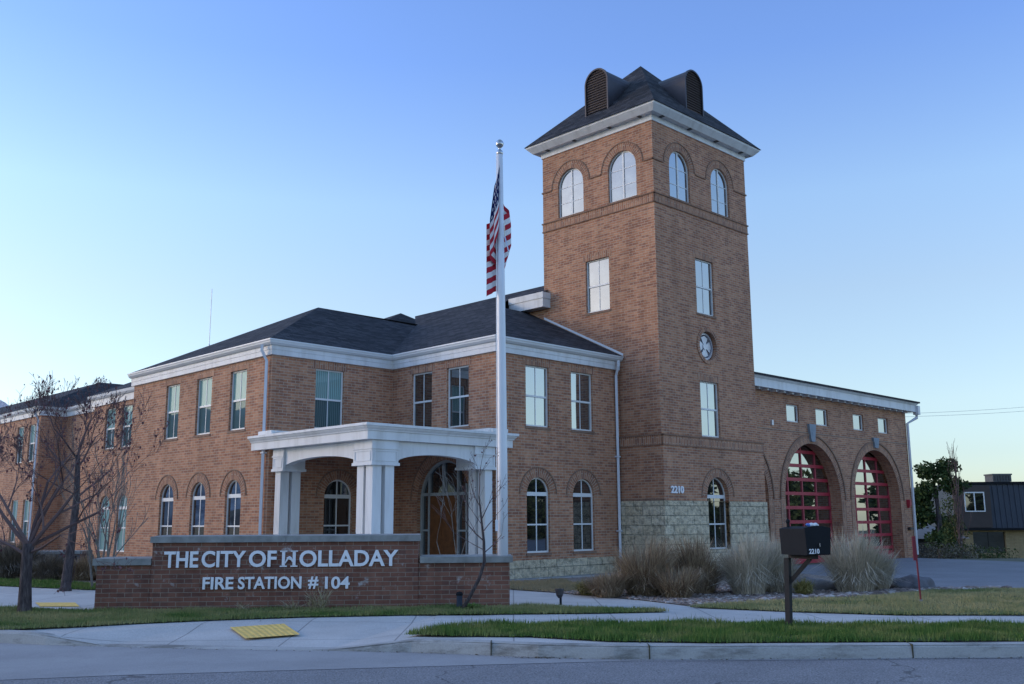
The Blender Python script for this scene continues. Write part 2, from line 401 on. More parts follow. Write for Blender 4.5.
M['drive'] = ground_mat('drive_asphalt', (.20, .20, .215), (.27, .27, .29), .5, .5, 70)
M['soil'] = ground_mat('soil', (.05, .045, .025), (.08, .07, .04), 2, .6, 30)
M['mulch'] = ground_mat('mulch', (.22, .17, .14), (.33, .27, .24), 3, .9, 18, bump=1)
M['far_ground'] = ground_mat('far_ground', (.10, .10, .06), (.16, .15, .10), .05, .4, 2)

K = [(60, 12.5), (20, 12.3), (6, 12.2), (2.4, 12.19), (1.2, 12.25), (.3, 12.42), (-.5, 12.72), (-1.3, 12.98), (-2.4, 13.15), (-4, 13.4), (-5.5, 13.72), (-6.4, 13.96), (-8, 14.5), (-11, 15.6), (-30, 22.5), (-90, 44)]
def kz(x):   # height of the pavement edge: dropped along the ramp
    if -5.6 < x < -2.3: return -.135
    if -6.6 < x <= -5.6: return -.135*(x+6.6)/1.
    if -2.3 <= x < -1.2: return -.135*(-1.2-x)/1.1
    return 0.
# far ground: front sheet under the road, back sheet that falls away behind the drive
mb = MB()
mb.quad_auto([(-3000, -3000, -.22), (3000, -3000, -.22), (3000, 12, -.22), (-3000, 12, -.22)])
mb.quad_auto([(-3000, 12, -.22), (-90, 12, -.22), (-90, 60, -.22), (-3000, 60, -.22)])
rows = []
for x, y in K:
    X2 = x*2.2 if x < 0 else x*2.2; lo = -1.3 if x > -3 else -.12
    rows.append([(x, y, -.19), (x, y+.02, -.03-.16*(kz(x) < -.01)), (X2, 37.9 if x > -12 else 60, -.04), (X2*1.2, 47 if x > -12 else 75, lo), (x*50, 3000, lo-5)])
for i in range(len(rows)-1):
    for j in range(4): mb.quad_auto([rows[i+1][j], rows[i][j], rows[i][j+1], rows[i+1][j+1]])
tag(mb.build('ground', M['far_ground']), kind='structure')
AS = [(60, 12.42), (20, 12.22), (6, 12.14), (2.4, 12.05), (1.4, 12.08), (.1, 11.89), (-2.4, 11.5), (-4.3, 11.2), (-5.5, 10.9), (-9, 10), (-30, 4), (-90, -10)]
sheet('road', [(-90, -40), (90, -40), (90, 12.75), (60, 12.5)]+K[1:], -.15, M['asphalt'])
sheet('gutter_pan', K+AS[::-1], -.146, M['gutterc'])
# pavement slab
mb = MB()
KB = [(x, y+.14) for x, y in K]
ramp_i = [x for x, y in K]
back = [(60, 24), (20, 23), (8, 21.4), (4.5, 19.8), (3, 19.2), (2, 19), (0, 19), (-1.2, 16.4), (-2.2, 15.9), (-3.6, 15.5), (-4.6, 15.2), (-6, 14.9), (-8, 16), (-11, 17.5), (-30, 26), (-90, 50)]
for i in range(len(K)-1):
    a_, b_, c_, d_ = K[i], K[i+1], back[i+1], back[i]
    mb.quad_auto([(b_[0], b_[1], kz(b_[0])), (a_[0], a_[1], kz(a_[0])), (d_[0], d_[1], 0), (c_[0], c_[1], 0)])
far = [(60, 26), (60, 32), (-90, 62)]
mb2 = back[::-1]
P3 = [Vector((*p, 0)) for p in back+[(-90, 60), (-20, 45), (0, 30), (14, 30), (60, 27)]]
for t in tessellate_polygon([P3]):
    pp = [(P3[i].x, P3[i].y, 0) for i in t]
    if not orient(pp, Vector((0, 0, 1))): pp.reverse()
    mb.quad_auto(pp)
tag(mb.build('pavement', M['concrete']), kind='structure')
# kerb: rounded strip with a real face, tapering down into the ramp
mb = MB()
def dens(path, step=.25):
    o_ = []
    for (x0, y0), (x1, y1) in zip(path, path[1:]):
        n = max(1, int(math.hypot(x1-x0, y1-y0)/step)) if abs(x0) < 25 else 1
        o_ += [(x0+(x1-x0)*i/n, y0+(y1-y0)*i/n) for i in range(n)]
    return o_+[path[-1]]
kd = dens(K); sec = []
for x, y in kd:
    h = kz(x)+.012
    sec.append([(x, y-.03, -.16), (x, y-.012, max(h-.035, -.14)), (x, y+.02, h-.006), (x, y+.05, h), (x, y+.15, h), (x, y+.155, -.16)])
for A, B in zip(sec, sec[1:]):
    for j in range(5): mb.quad_auto([B[j], A[j], A[j+1], B[j+1]])
tag(mb.build('kerb', M['kerbc']), kind='structure')
mb = MB()        # kerb joints
for jx in (6.9, 4.75, 1.62, -.28):
    for (x0, y0), (x1, y1) in zip(K, K[1:]):
        if x1 <= jx <= x0:
            y = y0+(y1-y0)*(jx-x0)/(x1-x0)
            mb.box(jx-.006, jx+.006, y-.034, y+.16, -.15, kz(jx)+.0145)
tag(mb.build('kerb_joint', M['soil']), kind='structure')

# drive, walk to the entry, rock bed
sheet('driveway', [(6.4, 19.6), (8.6, 20.95), (10.6, 21.2), (60, 21.8), (90, 26), (90, 33), (17.5, 33.2), (14.9, 37.8), (10, 33), (7.2, 30)], .012, M['drive'])
sheet('rock_bed', [(.9, 20.9), (2.4, 18.9), (3.1, 17.55), (4.5, 18.55), (6.4, 19.15), (8.6, 20.85), (9.3, 21.2), (7.2, 30), (4.2, 27.2), (1.2, 26), (-.6, 24.6), (-.1, 22.2)], .016, M['mulch'])

# yellow tactile pad on the ramp
k = NT('tactile_yellow'); v = k.coord('UV')
wv = k.n('ShaderNodeTexWave', Scale=3.3); wv.bands_direction = 'X'; k.l(v, wv.inputs[0])
c = k.mix(k.math('MULTIPLY', wv.outputs['Fac'], .35), (.88, .58, .15), (.66, .47, .18))
c = k.mix(.6, c, k.ramp(k.noise(7, 5, v), [(.3, (.65, .65, .65)), (.7, (1.15, 1.15, 1.15))]), 'MULTIPLY')
k.bump(wv.outputs['Fac'], .5, .01); M['tactile'] = k.set(c, .8, .3)
def tactile(pts, name):
    mb = MB()
    q = pts; mb.face(q, [(0, 0), (.9, 0), (.9, 1.1), (0, 1.1)])
    return mb.build(name, M['tactile'])
def ramp_z(x, y): # pavement height on the ramp
    for i in range(len(K)-1):
        if K[i+1][0] <= x <= K[i][0]:
            t = (x-K[i][0])/(K[i+1][0]-K[i][0]); yk = K[i][1]+t*(K[i+1][1]-K[i][1]); yb = back[i][1]+t*(back[i+1][1]-back[i][1])
            return kz(x)*max(0, min(1, (yb-y)/(yb-yk)))
    return 0
TP = [(-3.67, 13.93), (-2.98, 14.22), (-3.42, 15.15), (-4.14, 14.83)]
o = tactile([(x, y, ramp_z(x, y)+.024) for x, y in TP], 'tactile_pad')
tag(o, 'yellow ribbed warning pad set into the concrete kerb ramp before the sign', 'tactile pad')
o = tactile([(-9.05, 19.16, .01), (-8.53, 18.26, .01), (-7.79, 18.2, .01), (-8.27, 19.11, .01)], 'tactile_pad')
tag(o, 'yellow warning pad on the walk beside the bare crabapple trunk', 'tactile pad')

# ------------------------------------------------------------------ fire station (local frame: x along the street face, y back along the left face)
FS = empty('fire_station', (4.18, 27.55, 0), R(44.507), label='brick fire station with square tower, white porch and arched red garage doors', cat='fire station')
U1, U2, V1, V2, V0 = -8.95, -4.98, 5.824, 1.503, 14.25
TW, TD, LIP = 4.97, 4.48, .08
ZG = -.25                    # walls start below the ground
trim = MB(); line = MB()     # brick trim in relief / projecting lines, hood shadow put into their darker colour
nwin = 0

def window(F, a0, a1, z0, z1, arch=False, kind='sash', up='glass', lo=None, dep=.065, mid=None, bars=(), head=True, zs=None):
    """window in an opening of F: white frame with muntins; one pane mesh (or one per sash)"""
    fr = MB(); w_ = .038; o1, o0 = -dep, -dep-.06; c = (a0+a1)/2
    lo = lo or up
    if not arch:
        fr.bar = None
        F.bar(fr, a0, a0+w_, z0, z1, o0, o1); F.bar(fr, a1-w_, a1, z0, z1, o0, o1)
        F.bar(fr, a0+w_, a1-w_, z0, z0+w_*1.2, o0, o1); F.bar(fr, a0+w_, a1-w_, z1-w_, z1, o0, o1)
        m = mid if mid is not None else (z0+z1)/2
        if kind == 'sash':
            F.bar(fr, a0+w_, a1-w_, m-.025, m+.025, o0-.01, o1-.006)
            F.bar(fr, c-.012, c+.012, m+.025, z1-w_, o0, o1-.014)
            F.bar(fr, c-.012, c+.012, z0+w_*1.2, m-.025, o0-.02, o1-.024)
        p1 = MB(); F.poly(p1, [rect_loop(a0+.01, a1-.01, m, z1-.01)], -dep-.024)
        f = fr.build('window', M['frame'], FS)
        if kind == 'sash':
            p1.build('pane', M[up], f)
            p2 = MB(); F.poly(p2, [rect_loop(a0+.01, a1-.01, z0+.01, m)], -dep-.034); p2.build('pane', M[lo], f)
        else:
            p1 = MB(); F.poly(p1, [rect_loop(a0+.01, a1-.01, z0+.01, z1-.01)], -dep-.024); p1.build('pane', M[up], f)
        if head:      # soldier course over the opening, dark rowlock sill below
            F.bar(trim, a0-.1, a1+.1, z1, z1+.21, -.02, .006, swap=True)
            F.bar(line, a0-.04, a1+.04, z0-.07, z0-.005, -.02, .02)
        return f
    r_ = c-a0; zs = z1-r_
    F.ring(fr, c, zs, r_-w_, r_, o0, o1)
    F.bar(fr, a0, a0+w_, z0, zs, o0, o1); F.bar(fr, a1-w_, a1, z0, zs, o0, o1); F.bar(fr, a0+w_, a1-w_, z0, z0+w_*1.2, o0, o1)
    if kind == 'arch':
        F.bar(fr, a0+w_, a1-w_, zs-.05, zs+.05, o0, o1+.004)
        for zb in bars: F.bar(fr, a0+w_, a1-w_, zb-.02, zb+.02, o0, o1-.01)
        F.bar(fr, c-.016, c+.016, zs+.05, z1-w_, o0, o1-.012); F.bar(fr, c-.016, c+.016, z0+w_*1.2, zs-.05, o0, o1-.014)
    else:     # tower head window: heavy centre mullion, thin bars
        F.bar(fr, c-.03, c+.03, z0+w_*1.2, z1-w_, o0, o1)
        for zb in bars:
            for s0, s1 in ((a0+w_, c-.03), (c+.03, a1-w_)): F.bar(fr, s0, s1, zb-.012, zb+.012, o0, o1-.014)
    f = fr.build('window', M['frame'], FS)
    p1 = MB(); F.poly(p1, [arch_loop(a0+.01, a1-.01, z0+.01, z1-.01)], -dep-.024); p1.build('pane', M[up], f)
    F.ring(trim, c, zs, r_, r_+.24, -.02, .008); F.ring(line, c, zs, r_+.24, r_+.275, -.02, .022)
    F.bar(line, a0-.04, a1+.04, z0-.07, z0-.005, -.02, .02)
    return f

# --- two-storey wing: L1 (left face), F1 (front, by the porch), L2, F2
FL1 = Face((U1, V0), (U1, V1)); FF1 = Face((U1, V1), (U2, V1)); FL2 = Face((U2, V1), (U2, V2)); FF2 = Face((U2, V2), (0, V2))
ZE = 5.9
wl = MB()
sV = lambda v: V0-v           # position along FL1
h1 = [(sV(b_), sV(a_)) for a_, b_ in ((7.11, 7.996), (9.047, 9.956), (11.037, 11.923))]
g1 = [(sV(b_), sV(a_)) for a_, b_ in ((7.152, 8.008), (9.106, 9.995), (11.054, 11.9685))]
SZ = (3.94, 5.575); AZ = (.645, 2.60)
FL1.wall(wl, ZG, ZE, [rect_loop(*p, *SZ) for p in h1]+[arch_loop(*p, *AZ) for p in g1])
for p in h1: window(FL1, *p, *SZ, up='glass_curtain', lo='glass_screen')
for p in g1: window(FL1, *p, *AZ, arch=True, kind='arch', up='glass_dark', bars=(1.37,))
f1w = (-7.6-U1, -6.68-U1); f1a = (-7.225-U1, -6.32-U1)
FF1.wall(wl, ZG, ZE, [rect_loop(*f1w, *SZ), arch_loop(*f1a, *AZ)])
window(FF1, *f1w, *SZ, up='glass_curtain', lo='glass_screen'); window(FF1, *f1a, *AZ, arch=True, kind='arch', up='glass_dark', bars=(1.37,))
l2w = [(V1-4.954, V1-4.067), (V1-3.44, V1-2.547)]; dr = (V1-4.66, V1-2.49)
FL2.wall(wl, ZG, ZE, [rect_loop(*p, *SZ) for p in l2w]+[arch_loop(*dr, 0.02, 3.1, 28)])
for p in l2w: window(FL2, *p, *SZ, up='glass_dark')
f2w = [(-3.883-U2, -2.985-U2), (-2.086-U2, -1.1765-U2)]; f2a = [(-3.877-U2, -3.007-U2), (-2.083-U2, -1.202-U2)]
FF2.wall(wl, .46, ZE, [rect_loop(*p, *SZ) for p in f2w]+[arch_loop(*p, *AZ) for p in f2a])
for p in f2w: window(FF2, *p, *SZ, up='glass')
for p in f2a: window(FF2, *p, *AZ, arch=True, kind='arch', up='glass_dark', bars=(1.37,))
# entry door in L2
ent = MB(); c = (dr[0]+dr[1])/2; r_ = (dr[1]-dr[0])/2; zs = 3.1-r_
FL2.ring(ent, c, zs, r_-.07, r_, -.2, -.12)
d0, d1 = V1-4.27, V1-3.14
for a0, a1, z0, z1 in ((dr[0], dr[0]+.07, .02, zs), (dr[1]-.07, dr[1], .02, zs), (d0-.06, d0, .02, 2.93), (d1, d1+.06, .02, 2.93), (V1-2.79, V1-2.73, .02, 2.45),
                       (dr[0]+.07, dr[1]-.07, 2.15, 2.23), ((d0+d1)/2-.03, (d0+d1)/2+.03, 2.23, 3.03), (dr[0]+.07, d0-.06, 1.2, 1.25), (d1+.06, dr[1]-.07, 1.2, 1.25), (dr[0]+.07, d0-.06, .3, .36), (d1+.06, dr[1]-.07, .3, .36)):
    FL2.bar(ent, a0, a1, z0, z1, -.2, -.122)
M['entry_shade'] = plain('shaded_entry_white', (.36, .39, .39), .5, .3, var=.08)  # porch shade on the white door frame, put into a greyer colour
fe = ent.build('entry_frame', M['entry_shade'], FS)
p_ = MB(); FL2.poly(p_, [arch_loop(dr[0]+.01, dr[1]-.01, .03, 3.09, 28)], -.185); p_.build('pane', M['glass_dark'], fe)
dm = MB(); FL2.bar(dm, d0+.004, d1-.004, .03, 2.146, -.18, -.14)
for z0, z1 in ((.25, .85), (1.0, 1.9)):
    for a0, a1 in ((d0+.14, (d0+d1)/2-.06), ((d0+d1)/2+.06, d1-.14)):
        FL2.bar(dm, a0, a1, z0, z1, -.15, -.128)
door = dm.build('entry_door', M['wood'], FS)
hm = MB(); FL2.bar(hm, d1-.1, d1-.07, .95, 1.25, -.14, -.08); hm.build('handle', M['chrome'], door)
FL2.ring(trim, c, zs, r_, r_+.24, -.02, .008); FL2.ring(line, c, zs, r_+.24, r_+.275, -.02, .022)

# --- rear left part: L0, recess, far block
FL0 = Face((-8.0, 19.8), (-8.0, V0)); FR0 = Face((U1, V0+.0), (U1, V0)) if False else None
L0w = [(19.8-17.33, 19.8-16.47), (19.8-18.74, 19.8-17.88)]; L0a = [(19.8-17.25, 19.8-16.35), (19.8-18.75, 19.8-17.85)]
FL0.wall(wl, ZG, ZE-.15, [rect_loop(*p, 4.05, 5.5) for p in L0w]+[arch_loop(*p, .5, 2.42) for p in L0a])
for p in L0w: window(FL0, *p, 4.05, 5.5, up='glass_curtain', lo='glass_screen')
for p in L0a: window(FL0, *p, .5, 2.42, arch=True, kind='arch', up='glass_curtain', bars=(1.3,))
FL0b = Face((-7.3, 24.3), (-7.3, 19.8)); FF0 = Face((-8.3, 24.3), (-7.3, 24.3)); FLF = Face((-8.3, 44), (-8.3, 24.3))
b_w = (24.3-20.7, 24.3-20.0); FL0b.wall(wl, ZG, ZE-.1, [rect_loop(*b_w, 3.9, 5.35), arch_loop(*b_w, .6, 2.3)])
window(FL0b, *b_w, 3.9, 5.35, up='glass_curtain', lo='glass_screen'); window(FL0b, *b_w, .6, 2.3, arch=True, kind='arch', up='glass_curtain', bars=(1.3,))
FF0.wall(wl, ZG, ZE-.1)
lfw = [(44-25.6, 44-24.85), (44-26.95, 44-26.2)]
FLF.wall(wl, ZG, ZE-.1, [rect_loop(*p, 3.9, 5.4) for p in lfw]+[rect_loop(*p, .7, 2.4) for p in lfw])
for p in lfw:
    window(FLF, *p, 3.9, 5.4, up='glass_curtain', lo='glass_screen'); window(FLF, *p, .7, 2.4, up='glass_curtain', lo='glass_screen')
Face((-8.0, V0), (U1, V0)); 
Face((-7.3, 19.8), (-8.0, 19.8)).wall(wl, ZG, ZE-.1)
Face((-8.0, V0), (U1, V0)).wall(wl, ZG, ZE-.1)
# upper block behind the tower
Face((0, 14.5), (0, TD)).wall(wl, 5., 8.4)
Face((0, TD), (6, TD)).wall(wl, 5., 8.4)
wl.build('wall', M['brick'], FS)
st = MB(); sF = Face((U2-.02, V2-.03), (-.09, V2-.03)); sF.bar(st, 0, sF.L, ZG, .47, -.2, 0); FL2.bar(st, FL2.L-.02, FL2.L-.0, 0, .01, -.02, .01)
stb = st.build('stone_base', M['stone'], FS)
led = MB(); sF.bar(led, .0, sF.L, .0, .025, 0, .06); led.build('footing', M['concrete_cap'], FS)

# --- tower
tw = MB()
ring = [(0, 0), (TW, 0), (TW, TD), (0, TD)]
TR = Face((0, 0), (TW, 0)); TL = Face((0, TD), (0, 0)); TRR = Face((TW, 0), (TW, TD)); TB = Face((TW, TD), (0, TD))
tl = lambda v: TD-v
LA = [(tl(3.81), tl(2.73)), (tl(1.72), tl(.63))]; RA = [(.79, 1.83), (2.97, 3.98)]; HZ = (10.985, 12.52)
LM = (tl(2.70), tl(1.765)); RM = (1.955, 2.90); RL = (1.955, 2.92); BA = (1.97, 3.10)
OC, OZ, OR = 2.43, 6.63, .45
oc_loop = [(OC+OR*cos(2*pi*i/28), OZ+OR*sin(2*pi*i/28)) for i in range(28)]
TL.wall(tw, 3.8, 13.25, [arch_loop(*p, *HZ) for p in LA]+[rect_loop(*LM, 7.70, 9.335)])
TR.wall(tw, 3.8, 13.25, [arch_loop(*p, *HZ) for p in RA]+[rect_loop(*RM, 7.60, 9.31), rect_loop(*RL, 3.885, 5.54), oc_loop])
TRR.wall(tw, 3.8, 13.25); TB.wall(tw, 3.8, 13.25)
# thicker lower shaft
lowp = [(-LIP, -LIP), (5.14, -LIP), (5.14, TD), (-LIP, TD)]
BR = Face(lowp[0], lowp[1]); BL = Face((-LIP, TD), lowp[0]); BRR = Face(lowp[1], lowp[2])
BAo = (BA[0]+LIP, BA[1]+LIP)
BR.wall(tw, 2.0, 3.62, [arch_loop(*BAo, 2.0, 2.70)][:0]+[[(BAo[0], 2.001), (BAo[1], 2.001)]+[((BAo[0]+BAo[1])/2+.565*cos(pi*i/20), 2.135+.565*sin(pi*i/20)) for i in range(21)]])
BL.wall(tw, 2.0, 3.62); BRR.wall(tw, 2.0, 3.62)
tw.build('tower_wall', M['brick'], FS)
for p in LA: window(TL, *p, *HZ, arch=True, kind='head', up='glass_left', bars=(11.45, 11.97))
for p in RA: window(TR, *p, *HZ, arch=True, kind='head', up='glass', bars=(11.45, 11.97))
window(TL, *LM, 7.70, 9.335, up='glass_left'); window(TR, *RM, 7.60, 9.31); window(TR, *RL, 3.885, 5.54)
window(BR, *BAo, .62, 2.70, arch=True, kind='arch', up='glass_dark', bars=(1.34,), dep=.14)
# stone base of the tower (two strips beside the window, one below)
sb = MB(); o_ = .03
def stone_strip(F, a0, a1, z0, z1): F.bar(sb, a0, a1, z0, z1, -.02, o_)
stone_strip(BR, -o_, BAo[0], ZG, 1.995); stone_strip(BR, BAo[1], BR.L+o_, ZG, 1.995); stone_strip(BR, BAo[0], BAo[1], ZG, .615)
stone_strip(BL, 0, BL.L-.022, ZG, 1.995)
stone_strip(BRR, .022, BRR.L, ZG, 1.995)
sb.build('tower_stone_base', M['stone'], FS)
# belts: soldier band with projecting lines
def belt(mb, F, z0, z1, o1, a0=None, a1=None, swap=True): F.bar(mb, (-o1 if a0 is None else a0), (F.L+o1 if a1 is None else a1), z0, z1, -.02, o1, swap=swap)
for F in (TR, TL):
    sgn = 0 if F is TR else 1
    belt(trim, F, 10.67, 10.91, .012); belt(line, F, 10.91, 10.945, .04); belt(line, F, 10.635, 10.67, .03)
    # springing line broken by the arches
    cuts = RA if F is TR else LA; xs = [-.03]
    for p in cuts: xs += [p[0]-.29, p[1]+.29]
    xs.append(F.L+.03)
    for a0, a1 in zip(xs[::2], xs[1::2]):
        if a1 > a0: F.bar(line, a0, a1, 11.955, 12.0, -.02, .03)
for F in (BR, BL):
    e_ = .012 if F is BR else .012
    belt(trim, F, 3.56, 3.81, .012); belt(line, F, 3.81, 3.85, .04); belt(line, F, 3.53, 3.56, .022); belt(line, F, 1.997, 2.05, .02) if F is BL else None
# oculus: brick ring, medallion with cross
TR.ring(trim, OC, OZ, OR, OR+.11, -.02, .03, 0, 2*pi, 32)
md = MB(); TR.poly(md, [[(OC+.44*cos(2*pi*i/28), OZ+.44*sin(2*pi*i/28)) for i in range(28)]], -.15)
med = md.build('medallion', M['medal_dark'], FS)
mm = MB(); TR.ring(mm, OC, OZ, .36, .42, -.15, -.10, 0, 2*pi, 32)
for q in range(4):       # four flared arms of the fire service cross
    t = q*pi/2
    def rot(x, y): return (OC+x*cos(t)-y*sin(t), OZ+x*sin(t)+y*cos(t))
    lp = [rot(.06, -.05), rot(.26, -.17), rot(.33, 0), rot(.26, .17), rot(.06, .05)]
    TR.poly(mm, [lp], -.11)
    for i in range(5):
        a_, b_ = lp[i], lp[(i+1) % 5]; mm.face([TR.pt(*a_, -.15), TR.pt(*b_, -.15), TR.pt(*b_, -.11), TR.pt(*a_, -.11)])
TR.ring(mm, OC, OZ, .0, .10, -.15, -.09, 0, 2*pi, 20)
mm.build('fire_cross', M['medal'], med)
text_mesh('house_number', '2210', .27, .03, M['white_letter'], FS, lambda x, y, z: BR.pt(.20+LIP+x, 2.2+y, .025+z), width=.60, bold=.009)
# tower cornice, roof
co = MB()
sweep(co, ring, [(-.02, 13.16), (.035, 13.16), (.035, 13.345), (.20, 13.345), (.205, 13.33), (.225, 13.33), (.385, 13.50), (.39, 13.56), (-.02, 13.56)], True)
co.build('tower_cornice', M['trim'], FS)
for F in (TR, TL, TRR):
    for a_ in (.35, F.L/2-.72, F.L/2+.72, F.L-.35):
        br_ = MB(); F.bar(br_, a_-.05, a_+.05, 13.32, 13.36, .06, .19); br_.build('soffit_vent', M['vent_metal'], FS)
rf = MB(); e_ = .43; A = (TW/2, TD/2, 16.5)
cs = [(-e_, -e_, 13.55), (TW+e_, -e_, 13.55), (TW+e_, TD+e_, 13.55), (-e_, TD+e_, 13.55)]
for i in range(4): rf.quad_auto([cs[i], cs[(i+1) % 4], A])
tr = rf.build('tower_roof', M['shingle'], FS)
def dormer(F, c, z0, off_front, wd, hgt, name):
    """barrel-topped louvred vent standing on the tower roof"""
    r_ = wd/2; zs = z0+hgt-r_; body = MB(); lv = MB(); n = 12
    prof = [(c-r_, z0), (c-r_, zs)]+[(c+r_*cos(pi-pi*i/n), zs+r_*sin(pi*i/n)) for i in range(1, n)]+[(c+r_, zs), (c+r_, z0)]
    bk = off_front-1.9
    for a_, b_ in zip(prof, prof[1:]):
        body.quad_auto([F.pt(*a_, off_front), F.pt(*b_, off_front), F.pt(*b_, bk), F.pt(*a_, bk)])
    F.ring(body, c, zs, r_-.03, r_+.02, off_front-.05, off_front+.02)
    F.bar(body, c-r_-.02, c-r_+.03, z0, zs, off_front-.05, off_front+.02); F.bar(body, c+r_-.03, c+r_+.02, z0, zs, off_front-.05, off_front+.02); F.bar(body, c-r_, c+r_, z0-.03, z0+.02, off_front-.05, off_front+.02)
    F.poly(lv, [prof], off_front-.05)
    z = z0+.05
    while z < z0+hgt-.08:
        hw = r_-.04 if z < zs else sqrt(max(0, r_*r_-(z-zs)**2))-.04
        if hw > .05: lv.quad_auto([F.pt(c-hw, z, off_front), F.pt(c+hw, z, off_front), F.pt(c+hw, z+.055, off_front-.045), F.pt(c-hw, z+.055, off_front-.045)])
        z += .085
    d_ = body.build('roof_vent', M['vent_metal'], FS); lv.build('louvre', M['louvre'], d_)
dormer(TL, TD/2+.0, 14.07, -.16, .92, 1.53, 'd'); dormer(TR, TW/2, 14.07, -.16, .92, 1.53, 'd')

# --- eaves and gutters of the two-storey wing
ev = MB(); gt = MB()
path = [(U1, V0+.08), (U1, V1), (U2, V1), (U2, V2), (-.015, V2)]
sweep(ev, path, [(-.02, 5.80), (.07, 5.80), (.07, 5.93), (.085, 5.935), (.085, 6.045), (-.02, 6.045)])
ev.build('fascia', M['trim'], FS)
sweep(gt, path, [(.09, 6.05), (.13, 6.05), (.19, 6.10), (.20, 6.15), (.225, 6.155), (.225, 6.19), (-.02, 6.20), (-.02, 6.05)])
gt.build('gutter', M['gutter'], FS)
ev = MB(); gt = MB()
path = [(-8.0, 20.0), (-8.0, V0+.01)]
sweep(ev, path, [(-.02, 5.66), (.07, 5.66), (.07, 5.90), (-.02, 5.90)]); sweep(gt, path, [(.08, 5.905), (.13, 5.905), (.19, 5.96), (.21, 6.05), (-.02, 6.06), (-.02, 5.905)])
path = [(-8.3, 44), (-8.3, 24.3), (-7.3, 24.3), (-7.3, 19.82)]
sweep(ev, path, [(-.02, 5.70), (.07, 5.70), (.07, 5.90), (-.02, 5.90)]); sweep(gt, path, [(.08, 5.905), (.13, 5.905), (.19, 5.96), (.21, 6.05), (-.02, 6.06), (-.02, 5.905)])
ev.build('fascia', M['trim'], FS); gt.build('gutter', M['gutter'], FS)
# --- roofs
rf = MB(); O = .22; ze = 6.185; P = .49
E1 = (U1-O, V1-O, ze); E2 = (U2-O, V2-O, ze); I_ = (U2-O, V1-O, ze); X1 = (U1-O, V0+.1, ze)
half = (V0+.1-(V1-O))/2; vr = V1-O+half; apex = (U1-O+half*.98, vr, 8.33); rid = (2.2, vr, 8.33); 
zr = lambda u: ze+P*(u-(U2-O))
HA = 3.98; hipA = (U2-O+HA, V2-O+HA, ze+P*HA)
rf.quad_auto([X1, E1, apex])                                              # left hip end
rf.quad_auto([E1, I_, (U2-O+half, V1-O+half, ze+P*half-.06), apex])       # front slope over F1
rf.quad_auto([X1, apex, rid, (2.2, V0+.1, ze)])
ur = 1.0
rf.quad_auto([I_, E2, hipA, (-.3, 5.9, zr(-.3)), (-.3, 4.3, zr(-.3)), (ur, 4.3, zr(ur)), (ur, 12.3, zr(ur)), (U2-O+half, V1-O+half, ze+P*half-.06)])
rf.quad_auto([E2, (0, V2-O, ze), (0, hipA[1], hipA[2]), hipA])            # front slope against the tower
rf.quad_auto([hipA, (0, hipA[1], hipA[2]), (0, 7.5, 7.), (-.5, 7.5, 7.)])
rf.quad_auto([(ur, 4.3, zr(ur)), (5, 4.3, zr(ur)-1.9), (5, 12.3, zr(ur)-1.9), (ur, 12.3, zr(ur))])
pk = (2.1, 14.6, 9.86)                                                    # small hip peak further back
bs = [(-1.6, 12.2, 8.2), (5.8, 12.2, 8.2), (5.8, 18, 8.2), (-1.6, 18, 8.2)]
for i in range(4): rf.quad_auto([bs[i], bs[(i+1) % 4], pk])
# rear left roofs
rf.quad_auto([(-8.22, 20.0, 6.05), (-8.22, V0-.3, 6.05), (-5.6, V0-.3, 7.2), (-5.6, 20.0, 7.2)])
rf.quad_auto([(-8.52, 44, 6.05), (-8.52, 24.08, 6.05), (-4.6, 28.0, 7.75), (-4.6, 44, 7.75)])
rf.quad_auto([(-8.52, 24.08, 6.05), (-7.5, 24.08, 6.05), (-.5, 24.08, 6.05), (-.5, 28, 7.75), (-4.6, 28.0, 7.75)])
rf.quad_auto([(-7.52, 24.3, 6.05), (-7.52, 19.6, 6.05), (-4.8, 19.6, 7.3), (-4.8, 24.3, 7.3)])
rf.build('roof', M['shingle'], FS)
bx = MB()      # boxed eave of the upper block, return beside the tower
bx.box(-.34, -.0, 4.22, 5.75, 8.12, 8.40); bx.box(-.36, -.0, 4.20, 5.75, 8.405, 8.60)
bx.build('upper_eave', M['trim'], FS)
fl = MB(); a_ = Vector((-.012, V2-O+.02, ze+.03)); b_ = Vector((-.012, TD, ze+.03+P*(TD-V2+O)))
for q in ((0, .06),): fl.box(-.02, -.002, 0, 1, 0, 1, T=lambda x, y, z: (x, a_.y+(b_.y-a_.y)*y, a_.z+(b_.z-a_.z)*y+z*.07))
fl.build('flashing', M['gutter'], FS)

# --- downpipes
def downpipe(F, s, ztop, zbot, off=.07, elbow=.20, dirn=1):
    mb = MB(); w_ = .045
    pts = [F.pt(s-dirn*elbow*.2, ztop, off+.13), F.pt(s-dirn*elbow*.2, ztop-.16, off+.13), F.pt(s, ztop-.42, off), F.pt(s, zbot, off), ]
    if zbot > -.05: pts.append(F.pt(s, zbot-.0, off+.02))
    mb.tube(pts[:4], .05, 4)
    for z in (zbot+1.1, zbot+3.2): F.bar(mb, s-.07, s+.07, z, z+.04, 0, off+.045)
    return mb.build('downpipe', M['pipe'], FS)
downpipe(FF2, FF2.L-.2, 6.05, .05); downpipe(FL1, FL1.L-.16, 6.07, .02); downpipe(FL0, FL0.L-.25, 5.95, .02, dirn=-1); downpipe(FLF, FLF.L-.12, 5.95, .02)
an = MB(); an.tube([(-4, 19, 6.6), (-4, 19, 8.4)], .03, 5); an.tube([(-4, 19, 8.4), (-4, 19, 10.65)], .014, 5)
an.build('antenna', M['pole'], FS)

